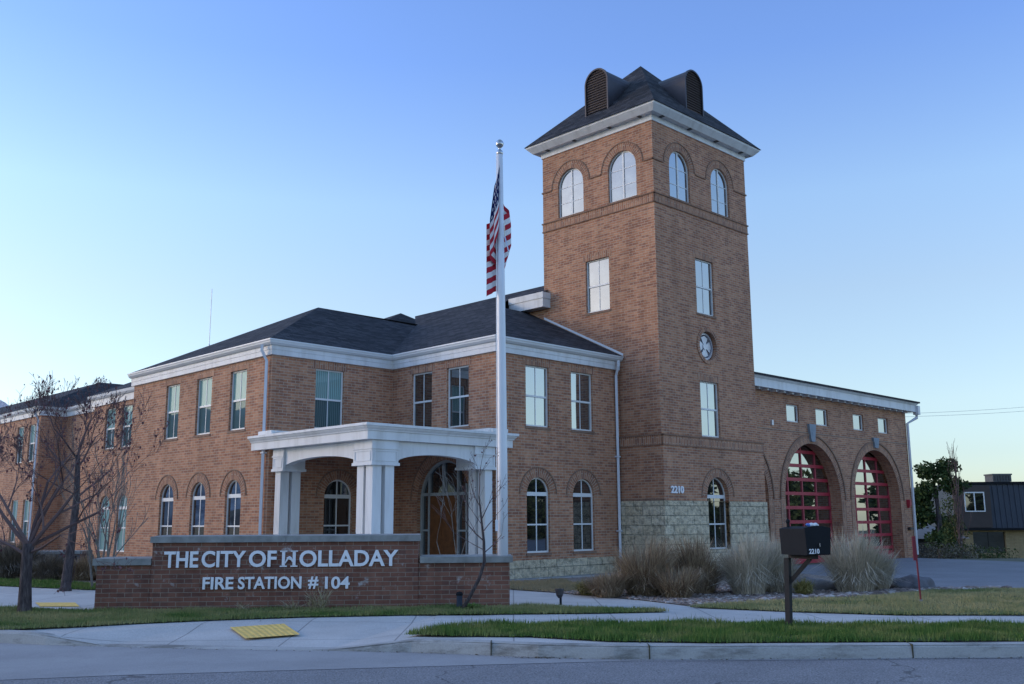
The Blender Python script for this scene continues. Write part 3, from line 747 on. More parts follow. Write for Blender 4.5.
# --- porch
po = MB(); PX0, PX1, PY0, PY1 = U1-.18, -4.56, V2-.185, 6.41
prof = [(-.3, 3.31), (0, 3.31), (0, 3.50), (.03, 3.505), (.035, 3.53), (.075, 3.57), (.09, 3.60), (.12, 3.61), (.12, 3.67), (-.3, 3.70)]
pr = [(PX0, PY1), (PX0, PY0), (PX1, PY0), (PX1, V2-.02)]
sweep(po, pr, prof); po.quad_auto([(PX0+.2, PY0+.2, 3.695), (PX1-.2, PY0+.2, 3.695), (PX1-.2, PY1, 3.74), (PX0+.2, PY1, 3.74)])
po.quad_auto([(PX0+.05, PY0+.05, 3.312), (PX0+.05, PY1, 3.312), (PX1-.05, PY1, 3.312), (PX1-.05, PY0+.05, 3.312)])
FF1.bar(po, .06, FF1.L-.05, 3.70, 3.80, 0, .22); FL2.bar(po, .05, FL2.L-.0, 3.70, 3.80, 0, .22); po.box(U2-.2, U2+.32, V2-.12, V2-.005, 3.70, 3.79); po.box(U1-.13, U1-.005, V1-.3, V1+.35, 3.70, 3.79)
po.build('porch_roof', M['trim'], FS)
def pbeam(F, a0, a1, th):
    mb = MB(); n = 24; rise = .20; zb = 2.83
    lp = [(a0, 3.305), (a0, zb)]+[(a0+(a1-a0)*i/n, zb+rise*(1-(2*i/n-1)**2)**.62) for i in range(1, n)]+[(a1, zb), (a1, 3.305)]
    lp = lp[::-1]
    F.poly(mb, [lp], 0); F.reveal(mb, lp, th)
    G = Face(tuple(Vector(F.pt(F.L, 0, -th)).xy), tuple(Vector(F.pt(0, 0, -th)).xy)); G.poly(mb, [[(F.L-x, z) for x, z in lp]], 0)
    return mb.build('porch_beam', M['trim'], FS)
pbeam(Face((U1+.06, 5.2), (U1+.06, 2.05)), 0, 3.15, .22); pbeam(Face((-8.2, V2-.06), (-5.7, V2-.06)), 0, 2.5, .22)
def cap(x0, x1, y0, y1):
    mb = MB(); mb.box(x0, x1, y0, y1, 2.74, 3.305); mb.box(x0-.025, x1+.025, y0-.025, y1+.025, 2.735, 2.80); mb.box(x0-.02, x1+.02, y0-.02, y1+.02, 3.10, 3.13)
    for F_ in (Face((x0, y1), (x0, y0)), Face((x0, y0), (x1, y0))):      # raised panel frames
        for q_ in ((.05, F_.L-.05, 3.05, 3.07), (.05, F_.L-.05, 2.83, 2.85), (.05, .07, 2.85, 3.05), (F_.L-.07, F_.L-.05, 2.85, 3.05)): F_.bar(mb, *q_, -.01, .014)
    return mb.build('porch_capital', M['trim'], FS)
cap(-8.95, -8.20, 1.38, 2.1); cap(-8.95, -8.30, 5.12, 5.62); cap(-5.80, -5.12, 1.38, 2.1)
def col(x, y, w_=.25):
    mb = MB(); mb.box(x, x+w_, y, y+w_, .2, 2.735); mb.box(x-.03, x+w_+.03, y-.03, y+w_+.03, -.02, .2)
    return mb.build('porch_column', M['trim'], FS)
for x, y in ((-8.9, 1.42), (-8.9, 1.76), (-8.54, 1.42), (-8.9, 5.30), (-8.56, 5.30), (-5.44, 1.42), (-5.44, 1.78)): col(x, y)

# --- garage wing
VG, UG = .55, 17.115
GF = Face((TW, VG), (UG, VG)); GR = Face((UG, VG), (UG, VG+14))
gw = MB(); ga = lambda u: u-TW
bays = [(ga(4.4), 1.97, 2.12), (ga(9.335), 1.935, 2.13), (ga(14.19), 1.90, 2.15)]
def bay_loop(c, r_, zs, n=30): return [(c-r_, ZG), (c+r_, ZG)]+[(c+r_*cos(pi*i/n), zs+r_*sin(pi*i/n)) for i in range(n+1)]
b0 = [(.0, ZG), (bays[0][0]+1.97, ZG)]+[(bays[0][0]+1.97*cos(t), 2.12+1.97*sin(t)) for t in [pi*i/60 for i in range(0, 26) if bays[0][0]+1.97*cos(pi*i/60) > 0]]
b0.append((.0, b0[-1][1]))
small = [(ga(a_), ga(b_)) for a_, b_ in ((7.78, 8.62), (9.78, 10.65), (12.57, 13.41), (14.62, 15.48))]
GF.poly(gw, [[(b0[-1][0]+.0, 5.85)]+[(0, b0[-1][1])]+b0[::-1][1:-1]+[(bays[0][0]+1.97, ZG), (GF.L, ZG), (GF.L, 5.85)]]+[bay_loop(*bays[1]), bay_loop(*bays[2])]+[rect_loop(*p, 4.745, 5.345) for p in small])
for bb in bays[1:]: GF.reveal(gw, bay_loop(*bb), .42)
GF.reveal(gw, b0, .42)
for p in small: GF.reveal(gw, rect_loop(*p, 4.745, 5.345), .16)
GR.wall(gw, ZG, 5.85)
gw.build('garage_wall', M['brick'], FS)
for p in small: window(GF, *p, 4.745, 5.345, kind='fixed', up='glass', head=False)
for c, r_, zs in bays:
    t1 = pi if c > 1 else pi*.42
    GF.ring(trim, c, zs, r_, r_+.27, -.02, .008, 0, t1, 36); GF.ring(line, c, zs, r_+.27, r_+.33, -.02, .04, 0, t1, 36)
    for sg in (1, -1):
        if c < 1 and sg < 0: continue
        a_ = c+sg*r_; GF.bar(trim, min(a_, a_+sg*.27), max(a_, a_+sg*.27), ZG, zs, -.02, .008, swap=True)
        a_ = c+sg*(r_+.27); GF.bar(line, min(a_, a_+sg*.035), max(a_, a_+sg*.035), ZG, zs-.1, -.02, .012)
def keystone(c, zb, zt):
    mb = MB(); F = GF
    q = [(c-.12, zb), (c+.12, zb), (c+.24, zt), (c-.24, zt)]
    F.poly(mb, [q], .09); 
    for i in range(4):
        a_, b_ = q[i], q[(i+1) % 4]; mb.quad_auto([F.pt(*a_, 0), F.pt(*b_, 0), F.pt(*b_, .09), F.pt(*a_, .09)])
    for zz in (.45, .7): F.bar(mb, c-.07, c+.07, zb+(zt-zb)*zz-.05, zb+(zt-zb)*zz+.05, .08, .10)
    mb.build('keystone', M['keystone'], FS)
keystone(bays[1][0]+.02, 4.13, 4.74); keystone(bays[2][0]+.02, 4.13, 4.52)
for bi, (c, r_, zs) in enumerate(bays):
    F = GF; rails = MB(); mun = MB(); gl = MB(); off = -.42
    x0 = max(c-r_-.1, .02); lo, hi = x0, c+r_+.1
    F.poly(gl, [rect_loop(lo, hi, ZG, zs+r_+.1)], off-.05)
    g_ = gl.build('garage_door', M['glass_door'], FS)
    z = .40 if bi < 2 else .36
    F.bar(rails, lo, hi, -.1, z-.12, off-.06, off)
    while z < zs+r_:
        F.bar(rails, lo, hi, z-.056, z+.056, off-.06, off); z += .485
    for j in range(5):
        u_ = c-r_+2*r_*j/4
        if u_ > lo-.01: F.bar(mun, u_-.028, u_+.028, -.1, zs+r_, off-.055, off-.008)
    rails.build('door_rail', M['red'], g_); mun.build('door_muntin', M['pink'], g_)
gc = MB()
sweep(gc, [(TW+.002, VG), (UG, VG), (UG, VG+14)], [(-.02, 5.70), (.05, 5.70), (.05, 5.77), (.28, 5.77), (.28, 5.72), (.33, 5.72), (.33, 5.99), (.36, 6.0), (.40, 6.06), (.42, 6.07), (-.02, 6.09)])
gc.build('garage_cornice', M['trim'], FS)
a_ = .25
while a_ < GF.L:
    dn = MB(); GF.bar(dn, a_-.036, a_+.036, 5.66, 5.768, .0, .24); a_ += .53
    dn.build('dentil', M['trim'], FS)
gr = MB(); gr.quad_auto([(TW, VG-.46, 6.075), (UG+.46, VG-.46, 6.075), (UG+.46, VG+14, 6.13), (TW, VG+14, 6.13)])
gr.quad_auto([(TW, VG-.46, 6.135), (UG+.46, VG-.46, 6.135), (UG+.46, VG+14, 6.19), (TW, VG+14, 6.19)][::1]); gr.quad_auto([(TW, VG-.46, 6.075), (UG+.46, VG-.46, 6.075), (UG+.46, VG-.46, 6.135), (TW, VG-.46, 6.135)])
gr.build('garage_roof', M['shingle'], FS)
dp = MB(); cx, cy = UG+.2, VG-.12
dp.box(UG+.30, UG+.50, VG-.42, VG-.2, 5.62, 5.98)
dp.tube([(UG+.40, VG-.3, 5.66), (UG+.40, VG-.3, 5.5), (UG-.02, VG-.075, 5.25), (UG-.02, VG-.075, .05)], .06, 6); dp.build('downpipe', M['pipe'], FS)
lt = MB(); GF.bar(lt, ga(16.62), ga(16.78), 1.95, 2.2, 0, .14); GF.bar(lt, ga(16.66), ga(16.74), 1.87, 1.95, 0, .1); lt.build('alarm_horn', M['red'], FS)
lt = MB(); GF.bar(lt, ga(16.55), ga(16.85), 1.02, 1.12, 0, .12); lt.build('wall_connection', M['vent_metal'], FS)
lt = MB(); GF.bar(lt, ga(6.72), ga(6.82), 4.55, 4.72, 0, .06); lt.build('conduit_box', M['medal'], FS)
GF.bar(line, .0, GF.L, 4.40, 4.43, -.02, .006)
trim.build('brick_arches_and_bands', M['brick_trim'], FS); line.build('hood_moulding', M['brick_line'], FS)

# ------------------------------------------------------------------ monument sign
sg_ang = atan2(.41, 7.06)
SG = empty('monument_sign', (-7.13, 17.2, 0), sg_ang, label='low brick sign wall with raised middle, cast stone caps and silver lettering on the lawn', cat='sign wall')
W0 = Face((0, 0), (7.1, 0)); WB = MB()
def block(x0, x1, y0, y1, z0, z1):
    for p, q in (((x0, y0), (x1, y0)), ((x1, y0), (x1, y1)), ((x1, y1), (x0, y1)), ((x0, y1), (x0, y0))):
        Face(p, q).wall(WB, z0, z1)
    WB.quad_auto([(x0, y0, z1), (x1, y0, z1), (x1, y1, z1), (x0, y1, z1)])
block(0, .93, .04, .60, -.2, .77); block(.93, 5.48, -.0, .56, -.2, 1.142); block(5.48, 7.08, .04, .60, -.2, .765)
WB.build('brick_wall', M['sign_brick'], SG)
def capstone(x0, x1, y0, y1, z0, z1, x2=None):
    mb = MB(); n = max(1, round((x1-x0)/2.2))
    for i in range(n):
        a0 = x0+(x1-x0)*i/n; a1 = x0+(x1-x0)*(i+1)/n-.006
        mb.hexa([(a0, y0, z0), (a1, y0, z0), (a1, y1, z0), (a0, y1, z0), (a0, y0, z1-.015), (a1, y0, z1-.015), (a1, y1, z1), (a0, y1, z1)])
    mb.build('capstone', M['concrete_cap'], SG)
capstone(-.06, .926, -.02, .66, .77, .892); capstone(.90, 5.51, -.06, .62, 1.142, 1.262); capstone(5.516, 7.14, -.02, .66, .765, .884)
def sg_text(txt, x, z, h, width, name='lettering'):
    return text_mesh(name, txt, h/.70, .035, M['white_letter'], SG, lambda a, b_, c_: (x+a, -.03+ -c_, z+b_), width=width, bold=.010*h/.3)
HT, HZb = .262, .722
# main line, letter groups placed as on the wall; the H of the city name is a serif letter with a leaf
sg_text('THE', 1.144, HZb, HT, .578); sg_text('CITY', 1.778, HZb, HT, .75); sg_text('OF', 2.579, HZb, HT, .47)
sg_text('OLLADAY', 3.441, HZb-.003, HT, 1.70)
hm = MB()
for x0 in (3.108, 3.290):
    hm.box(x0+.035, x0+.085, -.045, -.012, HZb+.012, HZb+.27); hm.box(x0, x0+.12, -.045, -.012, HZb, HZb+.02); hm.box(x0, x0+.12, -.045, -.012, HZb+.255, HZb+.273)
hm.tube([(3.19+.16*t, -.032, HZb+.10+.06*sin(t*pi*1.6-.9)) for t in [i/8 for i in range(9)]], [.006+.016*sin(pi*i/8) for i in range(9)], 6)
hm.tube([(3.22+.08*t, -.034, HZb+.16-.05*t) for t in (0, .5, 1)], [.004, .014, .004], 6)
hm.build('ornate_letter', M['white_letter'], SG)
sg_text('FIRE', 1.815, .356, .195, .52); sg_text('STATION', 2.412, .353, .195, 1.076); sg_text('#', 3.60, .348, .195, .175); sg_text('104', 3.89, .345, .195, .42)

# ------------------------------------------------------------------ flagpole and flag
FPX, FPY = -.185, 17.91
FP = empty('flagpole', (FPX, FPY, 0), 0, label='tall brushed aluminium flagpole with ball top at the right end of the sign wall', cat='flagpole')
mb = MB(); mb.tube([(0, 0, 0), (0, 0, 2.5), (-.015, 0, 5.5), (-.03, 0, 8.42)], [.096, .09, .076, .056], 20); mb.build('pole', M['pole'], FP, True)
mb = MB(); mb.lathe([(.0, 8.70), (.03, 8.69), (.065, 8.655), (.078, 8.61), (.065, 8.565), (.03, 8.53), (.02, 8.50), (.05, 8.47), (.062, 8.44), (.062, 8.40), (.05, 8.39)], -.03, 0, 0, 16); mb.build('ball_finial', M['chrome'], FP, True)
mb = MB(); mb.lathe([(.14, .0), (.14, .03), (.115, .06), (.105, .06)], 0, 0, 0, 20); mb.build('base_collar', M['pole'], FP, True)
mb = MB(); mb.tube([(-.09, -.07, 8.42), (-.10, -.08, 5), (-.11, -.10, 1.4)], .006, 4); mb.box(-.13, -.08, -.13, -.09, 1.3, 1.5); mb.build('halyard', M['white_letter'], FP)
mb = MB(); mb.tube([(.06, -.05, 6.75), (.13, -.09, 6.45)], .012, 5); mb.tube([(.06, -.05, 6.75), (.05, -.1, 7.0)], .008, 5); mb.build('snap_hook', M['chrome'], FP)

k = NT('flag_cloth'); uv = k.coord('UV'); sx = k.n('ShaderNodeSeparateXYZ'); k.l(uv, sx.inputs[0])
u_, v_ = sx.outputs[0], sx.outputs[1]
stripe = k.math('LESS_THAN', k.math('MODULO', k.math('MULTIPLY', v_, 13.), 2.), 1.)
col = k.mix(stripe, (.78, .78, .78), (.45, .03, .05))
gx = k.math('SUBTRACT', k.math('FRACT', k.math('MULTIPLY', u_, 6/.4)), .5); gy = k.math('SUBTRACT', k.math('FRACT', k.math('MULTIPLY', k.math('SUBTRACT', v_, 6/13), 5*13/7)), .5)
rr_ = k.math('SQRT', k.math('ADD', k.math('MULTIPLY', gx, gx), k.math('MULTIPLY', gy, gy)))
star = k.math('LESS_THAN', rr_, .21)
canton = k.math('MULTIPLY', k.math('LESS_THAN', u_, .4), k.math('GREATER_THAN', v_, 6/13))
cc = k.mix(star, (.012, .018, .09), (.75, .75, .78))
k.set(k.mix(canton, col, cc), .8, .1)
k.b.inputs['Subsurface Weight'].default_value = 0
mb = MB(); NS, NTT = 60, 24
def flagp(s_, t):       # s_ along the fly, t down the hoist: canton to the left, one fold behind the pole to the right
    kx = [(0, -.03), (.2, -.12), (.38, -.20), (.5, -.08), (.6, .08), (.7, .20), (.8, .05), (.9, -.15), (1, -.265)]
    for (a_, b_), (c_, d_) in zip(kx, kx[1:]):
        if a_ <= s_ <= c_: h = (s_-a_)/(c_-a_); h = h*h*(3-2*h); x = b_+(d_-b_)*h; break
    z = 8.30-1.40*t-1.30*s_**.8-.03*sin(s_*9)
    sp = .22+.78*min(1, max(0, (8.3-z)/1.25))
    if x > 0: x *= 1-max(0, (t-.5)/.5)
    y = -.12 if s_ < .38 else (-.12+.28*min(1, (s_-.38)/.2) if s_ < .72 else .16-.22*(s_-.72)/.28)
    return (FPX-.02+x*sp, FPY+y+.025*sin(s_*22+t*3), z)
g_ = [[flagp(i/NS, j/NTT) for i in range(NS+1)] for j in range(NTT+1)]
for j in range(NTT):
    for i in range(NS):
        mb.face([g_[j][i], g_[j+1][i], g_[j+1][i+1], g_[j][i+1]], [(i/NS, 1-j/NTT), (i/NS, 1-(j+1)/NTT), ((i+1)/NS, 1-(j+1)/NTT), ((i+1)/NS, 1-j/NTT)])
fo = mb.build('flag', k.m, None, True); tag(fo, 'limp stars and stripes flag hanging folded against the aluminium pole', 'flag')

# ------------------------------------------------------------------ mailbox
MBX = empty('mailbox', (3.85, 14.12, 0), 0, label='large black kerbside mailbox on a braced wooden post in the grass strip', cat='mailbox')
ax = Vector((.40, -.917, 0)); wx = Vector((.917, .40, 0)); c0 = Vector((3.945, 14.19, 0))-Vector((3.85, 14.12, 0))    # c0: middle of the back edge
def bp3(l, w_, z): p = c0+ax*l+wx*w_; return (p.x, p.y, z)
mb = MB(); mb.tube([(-.03, 0, -.1), (.0, 0, .95)], .052, 4); mb.build('post', M['blackwood'], MBX)
mb = MB(); mb.tube([(.02, 0, .62), bp3(.36, 0, .945)], .038, 4); mb.build('brace', M['blackwood'], MBX)
mb = MB(); mb.hexa([bp3(-.02, -.06, .945), bp3(.46, -.06, .945), bp3(.46, .06, .945), bp3(-.02, .06, .945), bp3(-.02, -.06, 1.0), bp3(.46, -.06, 1.0), bp3(.46, .06, 1.0), bp3(-.02, .06, 1.0)]); mb.build('support_arm', M['blackwood'], MBX)
def lid(l0, l1, w0, w1, z0, z1, n=10, rise=.03):
    """box section with a slightly crowned top, swept along the box"""
    sec = [(-w0, z0), (w0, z0), (w1, z1)]+[(w1-2*w1*i/n, z1+rise*sin(pi*i/n)) for i in range(1, n)]+[(-w1, z1)]
    m = MB(); A_ = [bp3(l0, w_, z) for w_, z in sec]; B_ = [bp3(l1, w_, z) for w_, z in sec]
    for i in range(len(sec)):
        j = (i+1) % len(sec); m.quad_auto([A_[i], A_[j], B_[j], B_[i]])
    m.quad_auto(A_[::-1]); m.quad_auto(B_); return m
lid(0, .53, .195, .21, 1.0, 1.355).build('box', M['black'], MBX)
dm_ = lid(.53, .55, .20, .222, 1.005, 1.365).build('door', M['black'], MBX)
mb = MB(); mb.tube([bp3(.552, 0, 1.12), bp3(.575, 0, 1.12), bp3(.575, 0, 1.16)], .01, 5); mb.build('handle', M['chrome'], dm_)
num = text_mesh('number', '2210', .09, .006, M['white_letter'], MBX, lambda x, y, z: Vector(bp3(.556+z, -.17+x, 1.02+y)), width=.175, bold=.002)
mb = MB(); mb.tube([bp3(.06, -.1, 1.35), bp3(.06, -.1, 1.43)], .022, 8); mb.blob(bp3(.06, -.1, 1.455), (.032, .032, .035), 1, 2, 0); mb.build('post_knob', M['black'], MBX)
k = NT('bagged_paper'); v = k.coord(); sx = k.n('ShaderNodeSeparateXYZ'); k.l(v, sx.inputs[0])
c = k.mix(k.math('GREATER_THAN', sx.outputs[0], -.05), (.10, .22, .62), (.78, .80, .82)); k.bump(k.noise(25, 2, v), .5, .01); M['bag'] = k.set(c, .4, .4)
mb = MB(); n = 14; a0 = Vector((-.155, 0, 0))
mb.tube([(-.10+.20*i/n, .0, .022+.006*sin(i*1.3)) for i in range(n+1)], [.012+.014*min(1, min(i, n-i)/2.5) for i in range(n+1)], 10)
po_ = mb.build('newspaper', M['bag'], None, True); po_.location = (4.13, 13.80, 1.383); po_.rotation_euler = (0, 0, .35)
tag(po_, 'rolled newspaper in a blue and white bag lying on the mailbox', 'newspaper')

# ------------------------------------------------------------------ small site things
M['maroon'] = plain('maroon_plastic', (.19, .02, .035), .5, .35)
mk = empty('marker_post', (7.26, 18.05, 0), 0, label='thin red marker post with a red plate standing in the dry lawn', cat='marker post')
mb = MB(); mb.tube([(0, 0, -.1), (-.03, 0, 1.17)], .016, 8); mb.build('stake', M['maroon'], mk)
mb = MB(); mb.box(-.075, -.02, -.012, .012, .74, 1.16); mb.box(-.02, .0, -.01, .01, .8, .84); mb.build('plate', M['maroon'], mk)
mb = MB(); mb.tube([(0, 0, -.02), (0, 0, .06)], .035, 8); mb.build('base_sleeve', M['concrete_cap'], mk)
lg = empty('landscape_light', (.84, 18.05, 0), 0, label='small dark spotlight on a stake where the grass meets the walk', cat='landscape light')
mb = MB(); mb.tube([(0, 0, -.05), (0, 0, .14)], .022, 7); mb.build('stake', M['black'], lg)
mb = MB(); mb.tube([(-.01, .0, .12), (-.015, .0, .17), (-.02, .02, .27)], [.03, .062, .075], 12); mb.lathe([(.0, .285), (.08, .28), (.085, .25), (.075, .25)], -.02, .02, 0, 12); mb.build('lamp_head', M['vent_metal'], lg)
ub = empty('utility_pedestal', (-.92, 17.25, 0), 0, label='small dark blue utility pedestal against the foot of the sign wall', cat='utility box')
M['bluebox'] = plain('pedestal_plastic', (.035, .05, .08), .6, .3)
mb = MB(); mb.tube([(0, 0, -.05), (0, 0, .26)], .05, 10); mb.build('body', M['bluebox'], ub); mb = MB(); mb.lathe([(.0, .30), (.045, .29), (.06, .26), (.06, .235), (.05, .235)], 0, 0, 0, 12); mb.build('lid', M['black'], ub)

# boulders
M['boulder'] = plain('boulder', (.12, .12, .135), .9, .2, var=.6, scale=3, bump=1, bscale=9)
M['boulder2'] = plain('boulder_grey', (.22, .22, .24), .9, .2, var=.5, scale=3, bump=1, bscale=9)
def boulder(p, r, seed, m, lab):
    mb = MB(); mb.blob((0, 0, 0), r, seed, 4, .16); o_ = mb.build('boulder', m, None, True); o_.location = p; o_['label'] = lab; o_['category'] = 'boulder'
    tx = bpy.data.textures.new('rock', 'VORONOI'); tx.noise_scale = .35
    md_ = o_.modifiers.new('d', 'DISPLACE'); md_.texture = tx; md_.strength = .12; md_.texture_coords = 'LOCAL'
    return o_
boulder((8.42, 21.35, .06), (.5, .3, .24), 3, M['boulder'], 'long dark boulder at the edge of the rock bed behind the red marker post')
boulder((6.15, 21.3, .05), (.6, .33, .20), 5, M['boulder2'], 'flat grey boulder behind the mailbox between two pale grass clumps')

# rock bed stones
def inpoly(px, py, poly):
    r_ = np.zeros(len(px), bool); n = len(poly)
    for i in range(n):
        (x0, y0), (x1, y1) = poly[i][:2], poly[(i+1) % n][:2]
        if y0 == y1: continue
        r_ ^= ((y0 > py) != (y1 > py)) & (px < (x1-x0)*(py-y0)/(y1-y0)+x0)
    return r_
def scatter(poly, n, rng):
    xs = [p[0] for p in poly]; ys = [p[1] for p in poly]; out_ = []
    tot = 0
    while tot < n:
        x = rng.uniform(min(xs), max(xs), n*2); y = rng.uniform(min(ys), max(ys), n*2); m = inpoly(x, y, poly)
        out_.append(np.c_[x[m], y[m]]); tot += m.sum()
    return np.concatenate(out_)[:n]
rng = np.random.default_rng(5)
BED = [(.9, 20.9), (2.4, 18.9), (3.1, 17.55), (4.5, 18.5), (6.4, 19.1), (8.6, 20.8), (9.9, 21.15), (9, 22), (6, 23), (2, 24), (.6, 22.6)]
mb = MB()
def stones(mb, pts, r0, r1, z=.02):
    tpl = MB(); tpl.blob((0, 0, 0), (1, 1, 1), 3, 1, .2); tv = np.array(tpl.v)
    for x, y in pts:
        r_ = rnd.uniform(r0, r1); a_ = rnd.uniform(0, 6.28); sc = (r_*rnd.uniform(.8, 1.5), r_, r_*rnd.uniform(.5, .9))
        c_, s_ = cos(a_), sin(a_); base = len(mb.v)
        for p in tv:
            qx, qy, qz = p[0]*sc[0], p[1]*sc[1], p[2]*sc[2]
            mb.v.append((x+qx*c_-qy*s_, y+qx*s_+qy*c_, z+qz*.8))
        for f in tpl.f: mb.f.append(tuple(i+base for i in f)); mb.uv += [(0, 0)]*3
stones(mb, scatter(BED, 3600, rng), .014, .042)
stones(mb, scatter([(4.6, 18.65), (6.4, 19.2), (8.6, 20.9), (10.5, 21.2), (10.5, 21.5), (8.3, 21.4), (6.2, 19.7), (4.6, 19.1)], 500, rng), .05, .10)
M['pebble'] = island('bed_stone', [(0, (.13, .10, .085)), (.4, (.24, .185, .16)), (.75, (.34, .28, .25)), (1, (.52, .48, .46))])
tag(mb.build('rock_mulch', M['pebble']), kind='stuff')

# ------------------------------------------------------------------ lawns
def lawn(poly, n, h0, h1, mat, soil=True, tip=.02, lean=.5, name='grass'):
    if soil: sheet('lawn_soil', poly, .022, M['lawn_soil'])
    P_ = scatter(poly, n, rng)
    # thin patches, ragged edge: extra blades spill a little over the border
    dn_ = np.sin(P_[:, 0]*1.7+1.3*np.sin(P_[:, 1]*2.9))*np.sin(P_[:, 1]*3.7+np.sin(P_[:, 0]*2.3)); P_ = P_[(dn_ < .55) | (rng.random(len(P_)) < .45)]
    ed = []
    for (x0, y0), (x1, y1) in zip([p[:2] for p in poly], [p[:2] for p in poly[1:]+poly[:1]]):
        ln = math.hypot(x1-x0, y1-y0); m_ = int(ln*70)
        if m_ and ln < 30:
            t_ = rng.random(m_); ed.append(np.c_[x0+(x1-x0)*t_, y0+(y1-y0)*t_]+rng.normal(0, .03, (m_, 2)))
    P_ = np.concatenate([P_]+ed); n = len(P_)
    h = rng.uniform(h0, h1, n)*(.7+.5*np.sin(P_[:, 0]*2.1+np.sin(P_[:, 1]*3.3))**2)*np.where(rng.random(n) < .02, 1.7, 1); a_ = rng.uniform(0, 2*pi, n); w_ = rng.uniform(.004, .009, n)
    la = rng.uniform(0, 2*pi, n); ll = rng.uniform(0, lean, n)*h
    V_ = np.zeros((n, 3, 3)); dx, dy = np.cos(a_)*w_, np.sin(a_)*w_
    V_[:, 0] = np.c_[P_[:, 0]-dx, P_[:, 1]-dy, np.full(n, .015)]; V_[:, 1] = np.c_[P_[:, 0]+dx, P_[:, 1]+dy, np.full(n, .015)]
    V_[:, 2] = np.c_[P_[:, 0]+np.cos(la)*ll, P_[:, 1]+np.sin(la)*ll, .015+h]
    me = bpy.data.meshes.new(name); me.vertices.add(3*n); me.vertices.foreach_set('co', V_.ravel())
    me.loops.add(3*n); me.loops.foreach_set('vertex_index', np.arange(3*n)); me.polygons.add(n)
    me.polygons.foreach_set('loop_start', np.arange(0, 3*n, 3)); me.polygons.foreach_set('loop_total', np.full(n, 3))
    me.update(); me.validate(); me.materials.append(mat)
    o_ = bpy.data.objects.new(name, me); COL.objects.link(o_); return tag(o_, kind='stuff')
def grass_mat(name, g0, g1, straw, dry, scale):
    k = NT(name); g = k.n('ShaderNodeNewGeometry'); v = k.coord()
    c = k.ramp(g.outputs['Random Per Island'], [(0, g0), (1, g1)])
    patch = k.ramp(k.noise(scale, 4, v), [(.5-dry*.35, (0, 0, 0)), (.82-dry*.45, (1, 1, 1))])
    f = k.math('MULTIPLY', patch, .85)
    return k.set(k.mix(f, c, straw), .8, .15)
M['lawn_soil'] = ground_mat('lawn_floor', (.06, .09, .03), (.12, .12, .05), 3, .6, 40)
M['straw_floor'] = grass_mat('straw_floor', (.12, .12, .05), (.24, .20, .10), (.36, .29, .17), .8, 1.)
M['grass_a'] = grass_mat('green_grass', (.055, .125, .026), (.14, .225, .052), (.33, .31, .12), .12, 1.6)
M['grass_b'] = grass_mat('thin_grass', (.06, .12, .03), (.15, .22, .06), (.36, .32, .15), .45, .9)
M['grass_c'] = grass_mat('dry_grass', (.07, .125, .032), (.16, .22, .065), (.44, .38, .20), .62, .55)
A_ = [(-1.42, 13.45), (-.9, 13.3), (.2, 13.15), (1.2, 12.62), (2.5, 12.43), (6, 12.42), (20, 12.5), (60, 12.75), (60, 14.3), (20, 14.3), (7.1, 14.2), (4, 14.4), (2.7, 14.68), (1.2, 14.66), (-.2, 14.7), (-.9, 14.3)]
near = [p if p[0] < 15 else (14, p[1]) for p in A_ if p[0] < 30]
lawn(near, 90000, .045, .095, M['grass_a'])
B_ = [(-30, 21.5), (-12, 16.2), (-9, 14.95), (-7.2, 14.32), (-6.2, 14.75), (-5.5, 15.15), (-4.6, 15.55), (-3.3, 15.95), (-1.8, 16.18), (-.2, 16.25), (1.4, 16.32), (2.5, 16.5), (2.35, 16.9), (1.0, 17.4), (.2, 17.8), (-.05, 17.65), (-7.1, 17.22), (-8.2, 17.6), (-12, 19.0), (-30, 27)]
nb = [p for p in B_ if p[0] > -15]
lawn(nb, 80000, .03, .07, M['grass_b'])
C_ = [(3.0, 17.3), (4.6, 16.35), (6, 15.75), (7.85, 15.62), (16, 15.5), (16, 21.1), (10.6, 21.1), (8.6, 20.75), (6.4, 19.05), (4.5, 18.45)]
lawn(C_, 110000, .03, .065, M['grass_c'])
D_ = [(-20, 29.5), (-13.1, 24.6), (-9.5, 22.6), (-7.5, 22.2), (-7.5, 24), (-9.6, 24.2), (-13.2, 26.4), (-20, 32)]
lawn(D_, 30000, .05, .10, M['grass_a'])
sheet('planting_bed', [(-20, 32), (-13.2, 26.4), (-9.6, 24.2), (-7.5, 24), (-6, 26), (-8, 36), (-20, 44)], .01, M['mulch'])
sheet('planting_bed', [(-.1, 22.0), (.9, 20.9), (2.5, 22), (1.4, 25.2), (-.3, 24.5)], .02, M['mulch'])
lawn([(-.1, 22.0), (.9, 20.95), (1.9, 21.8), (1.2, 24.6), (-.25, 24.2)], 9000, .04, .10, M['straw_floor'], soil=False)

